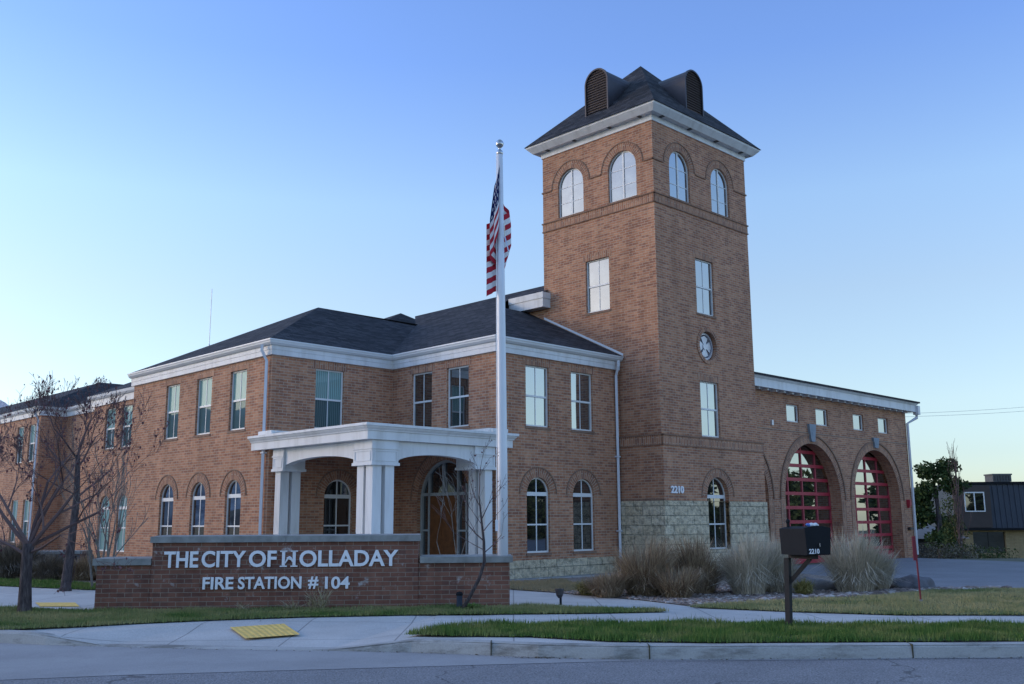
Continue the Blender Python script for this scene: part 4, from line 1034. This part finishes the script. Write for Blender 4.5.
# ------------------------------------------------------------------ ornamental grasses, tufts
def clump(name, loc, h, r_, n, mat, label, cat='grass clump', curve=.5, seed=0, up=.85, wdt=.006, spread=1.):
    """tangled tuft: fine arching stems of uneven length, some broken, some with a seed head"""
    rr = random.Random(seed); mb = MB(); n = int(n*1.7); wdt *= .72
    lobes = [(rr.uniform(0, 2*pi), rr.uniform(.75, 1.25), rr.uniform(.7, 1.15)) for _ in range(7)]
    for i in range(n):
        a_ = rr.uniform(0, 2*pi); q = sqrt(rr.random())*r_*.42
        lb = min(lobes, key=lambda L_: abs((a_-L_[0]+pi) % (2*pi)-pi))
        hh = h*lb[2]*rr.triangular(.35, 1.12, .85); bx_, by_ = q*cos(a_), q*sin(a_); a2 = a_+rr.gauss(0, .55)
        out_ = rr.random()**.8*spread*r_*lb[1]*.95; brk = rr.random() < .10; k1 = rr.uniform(-.06, .06); k2 = rr.uniform(-.06, .06)
        side = Vector((-sin(a2+rr.uniform(-1, 1)), cos(a2), 0)).normalized()*wdt*rr.uniform(.7, 1.4)
        seg_t = (0, .3, .55, .8, 1); ws = (1, .95, .8, .55, .2); base = len(mb.v); head = rr.random() < .3
        for q_, t in enumerate(seg_t):
            o_ = out_*(t**1.5)*(1-up*.35); z = hh*(t-curve*.42*t**3*(out_/r_))
            if brk and t > .5: z = hh*(.5-(t-.5)*.45); o_ += (t-.5)*.35*h
            p = Vector((bx_+cos(a2)*o_+k1*sin(t*5), by_+sin(a2)*o_+k2*sin(t*4), max(.01, z)))
            w_ = ws[q_]*(2.3 if head and q_ == 3 else 1); mb.v += [tuple(p-side*w_), tuple(p+side*w_)]
        for j in range(4):
            b_ = base+2*j; mb.f.append((b_, b_+1, b_+3, b_+2)); mb.uv += [(0, 0)]*4
    o_ = mb.build(name, mat); o_.location = loc; return tag(o_, label, cat)
M['reed'] = island('pale_reed', [(0, (.32, .28, .22)), (.5, (.50, .44, .34)), (1, (.64, .57, .45))])
M['brown_reed'] = island('brown_stem', [(0, (.15, .105, .07)), (.5, (.32, .23, .15)), (1, (.50, .40, .27))])
M['yellow_reed'] = island('yellow_reed', [(0, (.14, .13, .04)), (.5, (.26, .23, .08)), (1, (.38, .33, .14))])
M['straw'] = island('straw', [(0, (.25, .20, .12)), (.5, (.38, .31, .19)), (1, (.50, .43, .28))])
clump('ornamental_grass', (4.72, 20.25, 0), 1.30, .74, 1500, M['reed'], 'tall pale dried grass clump just left of the mailbox post', seed=1)
clump('ornamental_grass', (5.40, 20.7, 0), 1.22, .62, 1100, M['reed'], 'pale dried grass clump right behind the mailbox post', seed=2)
clump('ornamental_grass', (6.95, 20.55, 0), 1.30, .82, 1900, M['reed'], 'broad pale dried grass clump in front of the right garage door', seed=3)
clump('ornamental_grass', (7.50, 20.9, 0), 1.02, .58, 900, M['reed'], 'lower pale dried grass clump beside the long dark boulder', seed=4)
clump('bare_shrub', (2.6, 20.1, 0), 1.1, .80, 1500, M['brown_reed'], 'dark brown twiggy shrub in front of the tower corner stones', 'shrub', .3, 5, wdt=.005, spread=1.2)
clump('bare_shrub', (1.85, 19.75, 0), .52, .55, 1100, M['brown_reed'], 'low dark brown shrub next to the yellow grass tuft by the walk', 'shrub', .3, 6, wdt=.005, spread=1.3)
clump('bare_shrub', (3.75, 20.6, 0), 1.1, .78, 1400, M['brown_reed'], 'grey brown twiggy shrub below the tower ground floor window', 'shrub', .3, 7, wdt=.005, spread=1.2)
clump('bare_shrub', (3.15, 19.45, 0), .6, .6, 900, M['brown_reed'], 'small brown shrub at the front edge of the rock bed', 'shrub', .3, 17, wdt=.005, spread=1.3)
clump('grass_tuft', (1.55, 20.3, 0), .42, .42, 700, M['yellow_reed'], 'yellow green grass tuft at the left end of the brown shrubs', seed=8, curve=.9, spread=1.3)
clump('grass_tuft', (5.75, 20.0, 0), .36, .26, 600, M['yellow_reed'], 'small yellow green grass tuft in the rock bed behind the mailbox', seed=9, curve=.6, spread=1.1)
clump('dry_tuft', (-3.3, 17.12, 0), .42, .34, 70, M['straw'], 'pale straw tuft below the number on the sign wall', 'grass tuft', seed=10, spread=1.3)
clump('dry_tuft', (-3.75, 17.08, 0), .22, .22, 40, M['straw'], 'small dry tuft below the second line of sign lettering', 'grass tuft', seed=11, spread=1.2)
clump('dry_tuft', (-4.55, 17.05, 0), .2, .2, 28, M['straw'], 'sparse dry sprig left of the straw tufts by the sign', 'grass tuft', seed=12, spread=1.2)
clump('green_tuft', (-.68, 17.2, 0), .12, .2, 300, M['grass_a'], 'low green tuft at the foot of the leaning sapling', 'grass tuft', seed=13, spread=1.3, wdt=.008)

# ------------------------------------------------------------------ trees
def grow(segs, tips, p, d, ln, r_, depth, rr, spread=.55, upb=.15, kids=(2, 4), decay=.72, minr=.004):
    n = 3; pts = [p]; rad = [r_]
    q = Vector(p); dd = d.normalized()
    for i in range(n):
        dd = (dd+Vector((rr.uniform(-1, 1), rr.uniform(-1, 1), rr.uniform(-.6, 1)+upb))*.14).normalized()
        q = q+dd*(ln/n); pts.append(q.copy()); rad.append(max(minr, r_*(1-.45*(i+1)/n)))
    segs.append((pts, rad))
    if depth == 0: tips.append((pts[-1], dd, pts)); return
    k_ = rr.randint(*kids)
    for i in range(k_):
        t = rr.uniform(.35, 1) if i else 1
        idx = min(n, max(1, int(round(t*n)))); base = pts[idx]
        a_ = rr.uniform(0, 2*pi); perp = dd.cross(Vector((cos(a_), sin(a_), .3)))
        if perp.length < .1: perp = Vector((1, 0, 0))
        nd = (dd*(1-spread*.4)+perp.normalized()*spread*rr.uniform(.5, 1.15)+Vector((0, 0, upb))).normalized()
        grow(segs, tips, base, nd, ln*decay*rr.uniform(.75, 1.15), max(minr, rad[idx]*rr.uniform(.55, .8)), depth-1, rr, spread, upb, kids, decay, minr)
def tubes(mb, segs, big=.02):
    for pts, rad in segs: mb.tube(pts, rad, 6 if rad[0] > big else 3, cap=rad[0] > big)
k = NT('bark'); v = k.coord(); mp = k.n('ShaderNodeMapping'); mp.inputs['Scale'].default_value = (1, 1, .22); k.l(v, mp.inputs[0])
nb_ = k.noise(26, 6, mp.outputs[0], .7); k.bump(nb_, 1., .03)
M['bark'] = k.set(k.ramp(nb_, [(.3, (.03, .024, .026)), (.55, (.10, .082, .082)), (.75, (.19, .165, .16))]), .95, .1)
M['twig'] = island('twig', [(0, (.075, .048, .048)), (1, (.19, .13, .125))])
M['berry'] = island('dried_fruit', [(0, (.085, .035, .042)), (.6, (.17, .075, .085)), (1, (.26, .14, .14))])
M['bark_pale'] = plain('pale_bark', (.20, .185, .165), .85, .2, var=.3, scale=20)

def fruit_tree(name, loc, trunk, limbs, seed, label, depth, spread, fruit, lnk, kids=(3, 4), decay=.7, r0=.11, cat='tree', upb=.12, minr=.0045):
    rr = random.Random(seed); root = empty(name, loc, 0, label=label, cat=cat)
    mb = MB(); n = len(trunk)
    mb.tube([(x, y, z) for x, y, z, r_ in trunk], [r_ for *_, r_ in trunk], 10); tk = mb.build('trunk', M['bark'], root, True)
    segs, tips = [], []
    for (p, d, ln, r_) in limbs: grow(segs, tips, Vector(p), Vector(d), ln*lnk, r_, depth, rr, spread, upb, kids, decay, minr)
    mb = MB(); tubes(mb, segs); cr = mb.build('crown', M['twig'], root)
    fb = MB(); nf = 0
    for tp, dd, pts in tips:
        for p in pts[1:]:
            if rr.random() < fruit:
                c_ = Vector(p)+Vector((rr.gauss(0, .02), rr.gauss(0, .02), rr.gauss(0, .025))); s_ = rr.uniform(.012, .024)
                b_ = len(fb.v); ph = rr.uniform(0, 3)
                fb.v += [(c_.x+s_*cos(ph), c_.y+s_*sin(ph), c_.z), (c_.x+s_*cos(ph+2.1), c_.y+s_*sin(ph+2.1), c_.z), (c_.x+s_*cos(ph+4.2), c_.y+s_*sin(ph+4.2), c_.z), (c_.x, c_.y, c_.z+s_*1.2), (c_.x, c_.y, c_.z-s_*1.5)]
                for f in ((0, 1, 3), (1, 2, 3), (2, 0, 3), (1, 0, 4), (2, 1, 4), (0, 2, 4)): fb.f.append(tuple(i+b_ for i in f)); fb.uv += [(0, 0)]*3
    if fb.f: fb.build('dried_fruit', M['berry'], root)['kind'] = 'stuff'
    return root
fruit_tree('crabapple_tree', (-8.15, 16.9, 0),
    [(0, 0, -.1, .13), (.0, 0, .05, .115), (-.02, 0, .5, .095), (-.03, 0, .9, .088), (-.02, 0, 1.15, .095)],
    [((-.03, 0, 1.1), (-.75, .1, .75), 1.15, .040), ((0, 0, 1.12), (.05, .25, 1), 1.2, .042), ((.0, 0, 1.08), (.75, -.2, .85), 1.2, .040), ((-.02, 0, 1.12), (-.35, -.35, 1), 1.15, .036), ((0, 0, 1.1), (.95, .35, .5), 1.3, .034), ((0, 0, 1.15), (.35, .1, 1.1), 1.25, .038), ((-.03, 0, .95), (-1, .2, .35), 1.0, .028), ((.01, 0, 1.0), (.95, -.5, .35), 1.0, .026)],
    21, 'bare crabapple with clinging dark red fruit at the left edge of the lawn', 5, .60, .13, .92, kids=(2, 4), decay=.67, minr=.0026)
fruit_tree('bare_tree', (-9.93, 22.4, 0),
    [(0, 0, -.1, .16), (0, 0, .1, .115), (.05, 0, 1, .09), (.10, 0, 2, .075), (.06, 0, 3.0, .05)],
    [((.06, 0, 2.0), (.8, 0, .9), 1.1, .028), ((.08, 0, 2.4), (-.7, .2, .7), 1.1, .028), ((.06, 0, 3.0), (.1, .1, 1), .9, .035), ((.07, 0, 2.7), (.6, -.3, .8), .9, .025), ((.06, 0, 2.9), (-.5, -.2, .8), .9, .025), ((.1, 0, 2.1), (-.7, -.5, .4), 1.0, .02)],
    22, 'dark leafless tree with an upright trunk behind the left walk', 5, .5, .06, .95, kids=(2, 4), decay=.68, minr=.0036)
# multi-stem sapling beside the sign wall
rr = random.Random(31); rt_ = empty('multi_stem_tree', (-9.35, 23.0, 0), 0, label='pale multi stemmed sapling behind the left end of the sign wall', cat='tree')
segs, tips = [], []
for i in range(7): grow(segs, tips, Vector((rr.uniform(-.18, .18), rr.uniform(-.15, .15), -.05)), Vector((rr.uniform(-.22, .22), rr.uniform(-.2, .2), 1)), 1.5, .03, 3, rr, .38, .3, (2, 3), .66, .005)
mb = MB(); tubes(mb, segs, .012); mb.build('stems', M['bark_pale'], rt_)
# leaning sapling in front of the porch
rt_ = empty('leaning_sapling', (-.80, 17.02, 0), 0, label='thin leaning sapling in front of the right part of the sign wall', cat='tree')
mb = MB(); mb.tube([(-.10, 0, -.05), (.05, 0, .2), (.22, .02, .52), (.31, .02, .8), (.30, .02, 1.15), (.26, .02, 1.5), (.22, 0, 1.9)], [.036, .032, .03, .028, .024, .018, .012], 7); mb.build('trunk', M['bark'], rt_, True)
rr = random.Random(33); segs, tips = [], []
for p, d, ln, r_ in (((.22, 0, 1.9), (.05, 0, 1), .5, .010), ((.26, 0, 1.5), (.5, .1, .8), .45, .010), ((.30, 0, 1.15), (-.7, 0, .6), .55, .011), ((.29, 0, 1.3), (.5, -.2, .7), .4, .009), ((.25, 0, 1.7), (-.45, .2, .8), .45, .009), ((.31, 0, .95), (.75, 0, .55), .42, .009), ((.28, 0, 1.4), (-.5, -.2, .9), .45, .008), ((.3, 0, 1.0), (-.9, .1, .45), .6, .008)):
    grow(segs, tips, Vector(p), Vector(d), ln, r_, 2, rr, .5, .1, (2, 4), .66, .0032)
mb = MB(); tubes(mb, segs, .008); cr_ = mb.build('twigs', M['twig'], rt_)
fb = MB()
for tp, dd, pts in tips:
    for p in pts[1:]:
        if p.x < -.05 or rr.random() > .62: continue
        c_ = Vector(p)+Vector((rr.gauss(0, .02),)*1+(rr.gauss(0, .02), rr.gauss(0, .02))); s_ = rr.uniform(.012, .022); t1 = Vector((rr.uniform(-1, 1), rr.uniform(-1, 1), rr.uniform(-1, 1))).normalized()*s_; t2 = Vector((rr.uniform(-1, 1), rr.uniform(-1, 1), rr.uniform(-1, 1))).normalized()*s_
        fb.face([c_-t1, c_+t2, c_+t1, c_-t2])
fb.build('dead_leaves', M['berry'], rt_)['kind'] = 'stuff'
rr = random.Random(35); rt_ = empty('thin_sapling', (-1.15, 18.6, 0), 0, label='very thin pale sapling behind the sign wall in front of the door', cat='tree')
segs, tips = [], []
for i in range(4): grow(segs, tips, Vector((rr.uniform(-.1, .1), 0, 0)), Vector((rr.uniform(-.25, .25), rr.uniform(-.1, .1), 1)), 1.15, .012, 3, rr, .55, .2, (1, 3), .62, .0035)
mb = MB(); tubes(mb, segs, .01); mb.build('stems', M['bark_pale'], rt_)

# leafy masses
def leaves(mb, blobs, n, sz, rr):
    tot = sum(b[3]*b[4]*b[5] for b in blobs)
    for (x, y, z, rx, ry, rz) in blobs:
        for i in range(int(n*rx*ry*rz/tot)):
            d = Vector((rr.gauss(0, 1), rr.gauss(0, 1), rr.gauss(0, 1))).normalized()*(rr.random()**.4)
            k_ = 1+.22*sin(5*d.x+x)*cos(4*d.z+z*2); c_ = Vector((x+d.x*rx*k_, y+d.y*ry*k_, z+d.z*rz*k_)); s_ = sz*rr.uniform(.5, 1.4)
            t1 = Vector((rr.uniform(-1, 1), rr.uniform(-1, 1), rr.uniform(-1, 1))).normalized(); t2 = t1.cross(Vector((rr.uniform(-1, 1), rr.uniform(-1, 1), rr.uniform(-1, 1)))).normalized()
            mb.face([c_-t1*s_, c_-t2*s_*.5, c_+t1*s_, c_+t2*s_*.5])
M['leaf_dark'] = island('dark_leaf', [(0, (.022, .042, .016)), (.6, (.045, .075, .025)), (1, (.085, .12, .04))])
M['leaf_mid'] = island('mid_leaf', [(0, (.04, .06, .02)), (.6, (.075, .10, .035)), (1, (.13, .15, .05))])
M['leaf_grey'] = island('grey_leaf', [(0, (.10, .085, .065)), (.6, (.18, .155, .12)), (1, (.27, .235, .18))])
def bushy(name, loc, blobs, n, sz, mat, seed, label, trunk=None, cat='tree', group=None):
    rr = random.Random(seed); root = empty(name, loc, 0, label=label, cat=cat, group=group)
    mb = MB(); leaves(mb, blobs, n, sz, rr); mb.build('crown', mat, root)
    if trunk:
        mb = MB(); h_, r_ = trunk; mb.tube([(0, 0, -.3), (.05, 0, h_*.5), (0, .05, h_)], [r_, r_*.8, r_*.4], 8)
        for b in blobs[:6]: mb.tube([(0, 0, h_*.55), (b[0]*.6, b[1]*.6, (h_*.55+b[2])/2), b[:3]], [r_*.4, r_*.25, r_*.1], 5)
        mb.build('trunk', M['bark'], root)
    return root
# far right: evergreen, columnar poplar, shrubs, houses
rr = random.Random(41)
bl = [(rr.uniform(-1.3, 1.3), rr.uniform(-1, 1), 1.2+i*.40+rr.uniform(-.2, .2), rr.uniform(.65, 1.0), .8, rr.uniform(.45, .65)) for i in range(12)]+[(-.8, 0, 2.6, .6, .7, .6), (.5, 0, 5.3, .55, .5, .55), (-.55, 0, 5.2, .5, .5, .5), (1.1, 0, 4.2, .55, .5, .5)]
bushy('evergreen_tree', (25.55, 60, -1.2), [(x, y, z+.3, a, b, c) for x, y, z, a, b, c in bl], 7500, .12, M['leaf_dark'], 42, 'dark evergreen tree right of the garage end, against the sky', (4.6, .22))
rt_ = empty('columnar_poplar', (22.3, 50, -1.1), 0, label='bare narrow upright poplar in front of the dark roofed building', cat='tree')
segs, tips = [], []
mb = MB(); mb.tube([(0, 0, -.3), (0, 0, 2), (.05, 0, 4.2), (.05, 0, 6.2)], [.07, .05, .035, .012], 7); mb.build('trunk', M['bark'], rt_)
for i in range(24):
    z = rr.uniform(.6, 5.2); a_ = rr.uniform(0, 6.28); grow(segs, tips, Vector((0, 0, z)), Vector((cos(a_)*.28, sin(a_)*.28, 1)), 1.0, .014, 2, rr, .3, .35, (2, 3), .62, .006)
mb = MB(); tubes(mb, segs, .03); mb.build('branches', M['twig'], rt_)
bushy('ivy_growth', (22.2, 50.6, -1.1), [(0, 0, .8, .9, .5, .8), (.1, 0, 1.9, .7, .4, .8), (0, 0, 3.0, .55, .4, .8)], 2200, .06, M['leaf_mid'], 44, 'green growth around the trunk of the bare poplar', cat='shrub')
bushy('hedge_shrub', (17.6, 42, -.6), [(0, 0, .5, 1.0, .6, .6), (1.1, 0, .5, .9, .6, .6)], 2600, .045, M['leaf_grey'], 45, 'grey brown shrub at the far edge of the driveway beside the garage', cat='shrub')
bushy('hedge_shrub', (20.6, 45, -.9), [(0, 0, .5, 1.2, .6, .75), (1.2, 0, .5, .8, .6, .6)], 3000, .045, M['leaf_mid'], 46, 'olive green shrub beside the foot of the bare poplar', cat='shrub')
bushy('hedge_shrub', (23.2, 47, -1.2), [(0, 0, .4, .8, .5, .5), (-.6, 0, .6, .6, .5, .7)], 1800, .04, M['leaf_grey'], 47, 'bare grey shrub in front of the tan brick wall', cat='shrub')

BG = empty('mansard_building', (30.3, 68, -1.5), R(-3), label='two storey building with dark metal mansard over tan brick at the right edge', cat='building')
M['mansard'] = plain('dark_metal_cladding', (.045, .055, .075), .5, .4, var=.2, scale=1)
M['mansard2'] = plain('brown_cladding', (.07, .055, .05), .6, .3, var=.2, scale=1)
BF = Face((0, 0), (16, 0)); mb = MB(); BF.wall(mb, -.5, 2.25, [rect_loop(.9, 3.05, .6, 2.0)], .2); Face((0, 10), (0, 0)).wall(mb, -.5, 2.25); mb.build('brick_wall', M['tan_wall'], BG)
mb = MB(); BF.poly(mb, [rect_loop(.9, 3.05, .6, 2.0)], -.18); BF.bar(mb, 1.95, 2.02, .6, 2.0, -.18, -.14); mb.build('window', M['glass_dark'], BG)
mb = MB(); mb.hexa([(-.3, -.3, 2.25), (16, -.3, 2.25), (16, 10, 2.25), (-.3, 10, 2.25), (-.1, -.05, 5.25), (16, -.05, 5.25), (16, 10, 5.25), (-.1, 10, 5.25)])
x = 2.4
while x < 16: mb.hexa([(x, -.36, 2.26), (x+.06, -.36, 2.26), (x+.06, -.2, 2.26), (x, -.2, 2.26), (x, -.11, 5.24), (x+.06, -.11, 5.24), (x+.06, .05, 5.24), (x, .05, 5.24)]); x += .36
mb.build('mansard', M['mansard'], BG)
mb = MB(); mb.box(-.35, 2.1, -.42, -.2, 2.3, 5.1); mb.build('bay', M['mansard2'], BG)
mb = MB(); mb.box(-.45, 16, -.45, .3, 2.12, 2.26); mb.box(-.3, 16, -.2, .3, 5.2, 5.36); mb.build('fascia', M['black'], BG)
wf = MB(); Fb = Face((0, -.42), (16, -.42))
for a0, a1, z0, z1 in ((.35, 1.7, 3.35, 3.42), (.35, 1.7, 4.6, 4.68), (.35, .42, 3.42, 4.6), (1.63, 1.7, 3.42, 4.6), (.99, 1.06, 3.42, 4.6)): Fb.bar(wf, a0, a1, z0, z1, -.02, .05)
w_ = wf.build('window', M['frame'], BG); wf = MB(); Fb.poly(wf, [rect_loop(.4, 1.65, 3.4, 4.62)], .02); wf.build('pane', M['glass_dark'], w_)
M['house_siding_grey'] = plain('weathered_casing', (.13, .13, .125), .7, .3, var=.2)
AC = empty('rooftop_unit', (34.5, 70.5, 3.8), 0, label='grey cooling unit on the flat roof of the mansard building', cat='air conditioner')
mb = MB(); mb.box(-.65, .65, -.6, .6, .15, .62); mb.box(-.7, .7, -.65, .65, .60, .70); mb.box(-.6, .6, -.5, .5, -.0, .16); mb.build('casing', M['house_siding_grey'], AC)
mb = MB()
for i in range(6): mb.box(-.58+i*.2, -.48+i*.2, -.63, -.605, .22, .55)
mb.build('grille', M['vent_metal'], AC)['kind'] = 'stuff'
HS = empty('grey_roofed_house', (25.6, 62, -1.2), R(8), label='low house with a grey gable roof behind the garage corner', cat='house')
M['house_wall'] = plain('house_siding', (.05, .05, .055), .7, .3); M['house_roof'] = plain('grey_shingle', (.20, .19, .18), .85, .2)
mb = MB(); HF = Face((-2.6, 0), (2.4, 0)); HF.wall(mb, -.5, 1.5); Face((2.4, 0), (2.4, 6)).wall(mb, -.5, 1.5); Face((-2.6, 6), (-2.6, 0)).wall(mb, -.5, 1.5); mb.build('wall', M['house_wall'], HS)
mb = MB(); mb.quad_auto([(-2.9, -.4, 1.4), (2.7, -.4, 1.4), (1.6, 3, 2.35), (-2.9, 3, 2.35)]); mb.quad_auto([(2.7, -.4, 1.4), (2.7, 6.3, 1.4), (1.6, 3, 2.35)]); mb.build('roof', M['house_roof'], HS)
wf = MB(); HF.bar(wf, 2.6, 4.0, .5, 1.2, -.02, .03); wf.build('window', M['glass_dark'], HS)
M['cable'] = plain('weathered_cable', (.4, .4, .42), .7, .2)
for i, (z0, z1, dz) in enumerate(((5.72, 6.25, .05), (5.85, 6.42, .05))):
    mb = MB(); mb.tube([(15.9+8*t*1.6, 42+6*t, z0+(z1-z0)*t*2.2-.10*sin(pi*t)) for t in [j/12 for j in range(13)]], .006, 4)
    tag(mb.build('overhead_cable', M['cable']), ['lower thin cable crossing the sky right of the garage roof', 'upper thin cable crossing the sky right of the garage roof'][i], 'cable')

# left: shrubs by the far wing, low bench wall, far mountains
M['grey_twig'] = island('grey_twig', [(0, (.10, .08, .065)), (.5, (.22, .185, .15)), (1, (.36, .31, .25))])
clump('mounded_shrub', (-13.6, 27.2, 0), 1.15, 1.1, 2600, M['grey_twig'], 'rounded grey twiggy shrub left of the crabapple trunk', 'shrub', .6, 51, spread=1.2)
clump('mounded_shrub', (-12.3, 26.6, 0), .7, .9, 1800, M['grey_twig'], 'low spreading grey shrub just behind the crabapple trunk', 'shrub', .6, 52, spread=1.2)
clump('mounded_shrub', (-11.2, 26.4, 0), .68, .7, 1500, M['brown_reed'], 'brown twiggy shrub between the dark trunk and the crabapple', 'shrub', .5, 53, spread=1.2)
clump('mounded_shrub', (-10.2, 25.9, 0), .72, .6, 1300, M['brown_reed'], 'brown twiggy shrub below the rear wing windows right of the dark trunk', 'shrub', .5, 54, spread=1.2)
UB = empty('equipment_cabinet', (-12.95, 28.2, 0), R(6), label='low grey cabinet with dark louvred fronts against the rear wing', cat='cabinet')
mb = MB(); mb.box(-.7, .75, 0, .8, -.05, .62); mb.build('body', M['medal_dark'], UB); mb = MB(); mb.box(-.78, .83, -.08, .88, .62, .70); mb.build('top', M['concrete_cap'], UB)
for i in range(3):
    mb = MB(); mb.box(-.62+i*.46, -.24+i*.46, -.03, -.002, .15, .56); mb.build('louvre', M['black'], UB)

k = NT('mountain'); v = k.coord(); g = k.n('ShaderNodeNewGeometry'); sx = k.n('ShaderNodeSeparateXYZ'); k.l(g.outputs['Position'], sx.inputs[0])
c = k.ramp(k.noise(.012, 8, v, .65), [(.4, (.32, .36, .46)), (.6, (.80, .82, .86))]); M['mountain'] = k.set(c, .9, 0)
mb = MB(); nx, ny = 90, 14; hh = np.random.default_rng(3)
def mz(i, j):
    t = j/(ny-1); a_ = -75+55*i/(nx-1)
    f = sum(sin(a_*q+p_)*w_ for q, p_, w_ in ((.21, 1, .3), (.53, 2, .18), (1.1, .5, .12), (2.3, 1.7, .07), (4.9, .2, .04)))
    fade = min(1, (nx-1-i)/14)
    return 475*fade*(1+.22*f)*t**.85
grid = [[None]*ny for _ in range(nx)]
for i in range(nx):
    a_ = R(-75+55*i/(nx-1))
    for j in range(ny):
        d = 3000+1100*j/(ny-1)+120*sin(i*.9+j*1.3); grid[i][j] = (d*sin(a_), d*cos(a_), -20+mz(i, j))
for i in range(nx-1):
    for j in range(ny-1): mb.quad_auto([grid[i][j], grid[i+1][j], grid[i+1][j+1], grid[i][j+1]])
tag(mb.build('mountains', M['mountain']), kind='structure')

# trees and houses across the street and down the road, seen only in the glass
spots = []
r2 = random.Random(77)
for az in list(np.arange(43, 112, 4.2))+list(np.arange(-112, -52, 5.)):
    q = r2.uniform(60, 76); spots.append((q*sin(R(az)), q*cos(R(az)), r2.uniform(4.2, 5.6) if 0 < az < 74 else r2.uniform(4.4, 7.2), r2.choice('dm')))
protos = {}
for i, (x, y, h_, t) in enumerate(spots):
    lab = 'leafy street tree across the road mirrored in the windows'; grp = 'trees along the far side of the street'
    if t not in protos:
        rr = random.Random(60+len(protos)); bl = [(rr.uniform(-2.6, 2.6), rr.uniform(-2.2, 2.2), rr.uniform(2.2, 6.0), rr.uniform(1.2, 2.0), 1.6, rr.uniform(.9, 1.6)) for _ in range(13)]+[(0, 0, 1.3, 4.2, 2.8, 1.5)]
        protos[t] = o_ = bushy('street_tree', (x, y, -.3), bl, 6500, .30, M['leaf_dark' if t == 'd' else 'leaf_mid'], 70+len(protos), lab, (5, .25), group=grp)
    else:
        o_ = protos[t].copy(); COL.objects.link(o_)
        for ch in protos[t].children: c_ = ch.copy(); COL.objects.link(c_); c_.parent = o_
    s_ = h_/7.0; o_.location = (x, y, -.3); o_.scale = (s_*1.25, s_*1.25, s_); o_.rotation_euler = (0, 0, i*1.7)

mb = MB(); lt_ = np.random.default_rng(9)
def litter(pts, z, s0, s1):
    for x, y in pts:
        s_ = lt_.uniform(s0, s1); a_ = lt_.uniform(0, 6.28); c_ = Vector((x, y, z+lt_.uniform(.002, .012))); t1 = Vector((cos(a_), sin(a_), lt_.uniform(-.3, .3)))*s_; t2 = Vector((-sin(a_), cos(a_), lt_.uniform(-.3, .3)))*s_*.5
        mb.face([c_-t1, c_-t2, c_+t1, c_+t2])
xs = lt_.uniform(-6, 9, 420); yk = np.interp(xs, [k_[0] for k_ in K[::-1]], [k_[1] for k_ in K[::-1]])
litter(np.c_[xs, yk-.04-np.abs(lt_.normal(0, .05, 420))], -.146, .006, .022)
litter(np.c_[lt_.normal(.35, .22, 160), 12.38-np.abs(lt_.normal(0, .035, 160))], -.144, .006, .02)
litter(scatter([(-6, 14.6), (-2, 15), (0, 15.2), (8, 14.8), (8, 15.5), (2, 16.2), (-2, 16), (-6, 15)], 130, lt_), .002, .006, .018)
litter(scatter([(-8, 9), (9, 9), (9, 12), (-3, 11.4), (-8, 10.5)], 150, lt_), -.15, .004, .014)
M['litter'] = island('dry_litter', [(0, (.03, .022, .016)), (.6, (.09, .065, .04)), (1, (.22, .17, .10))])
tag(mb.build('leaf_litter', M['litter']), kind='stuff')
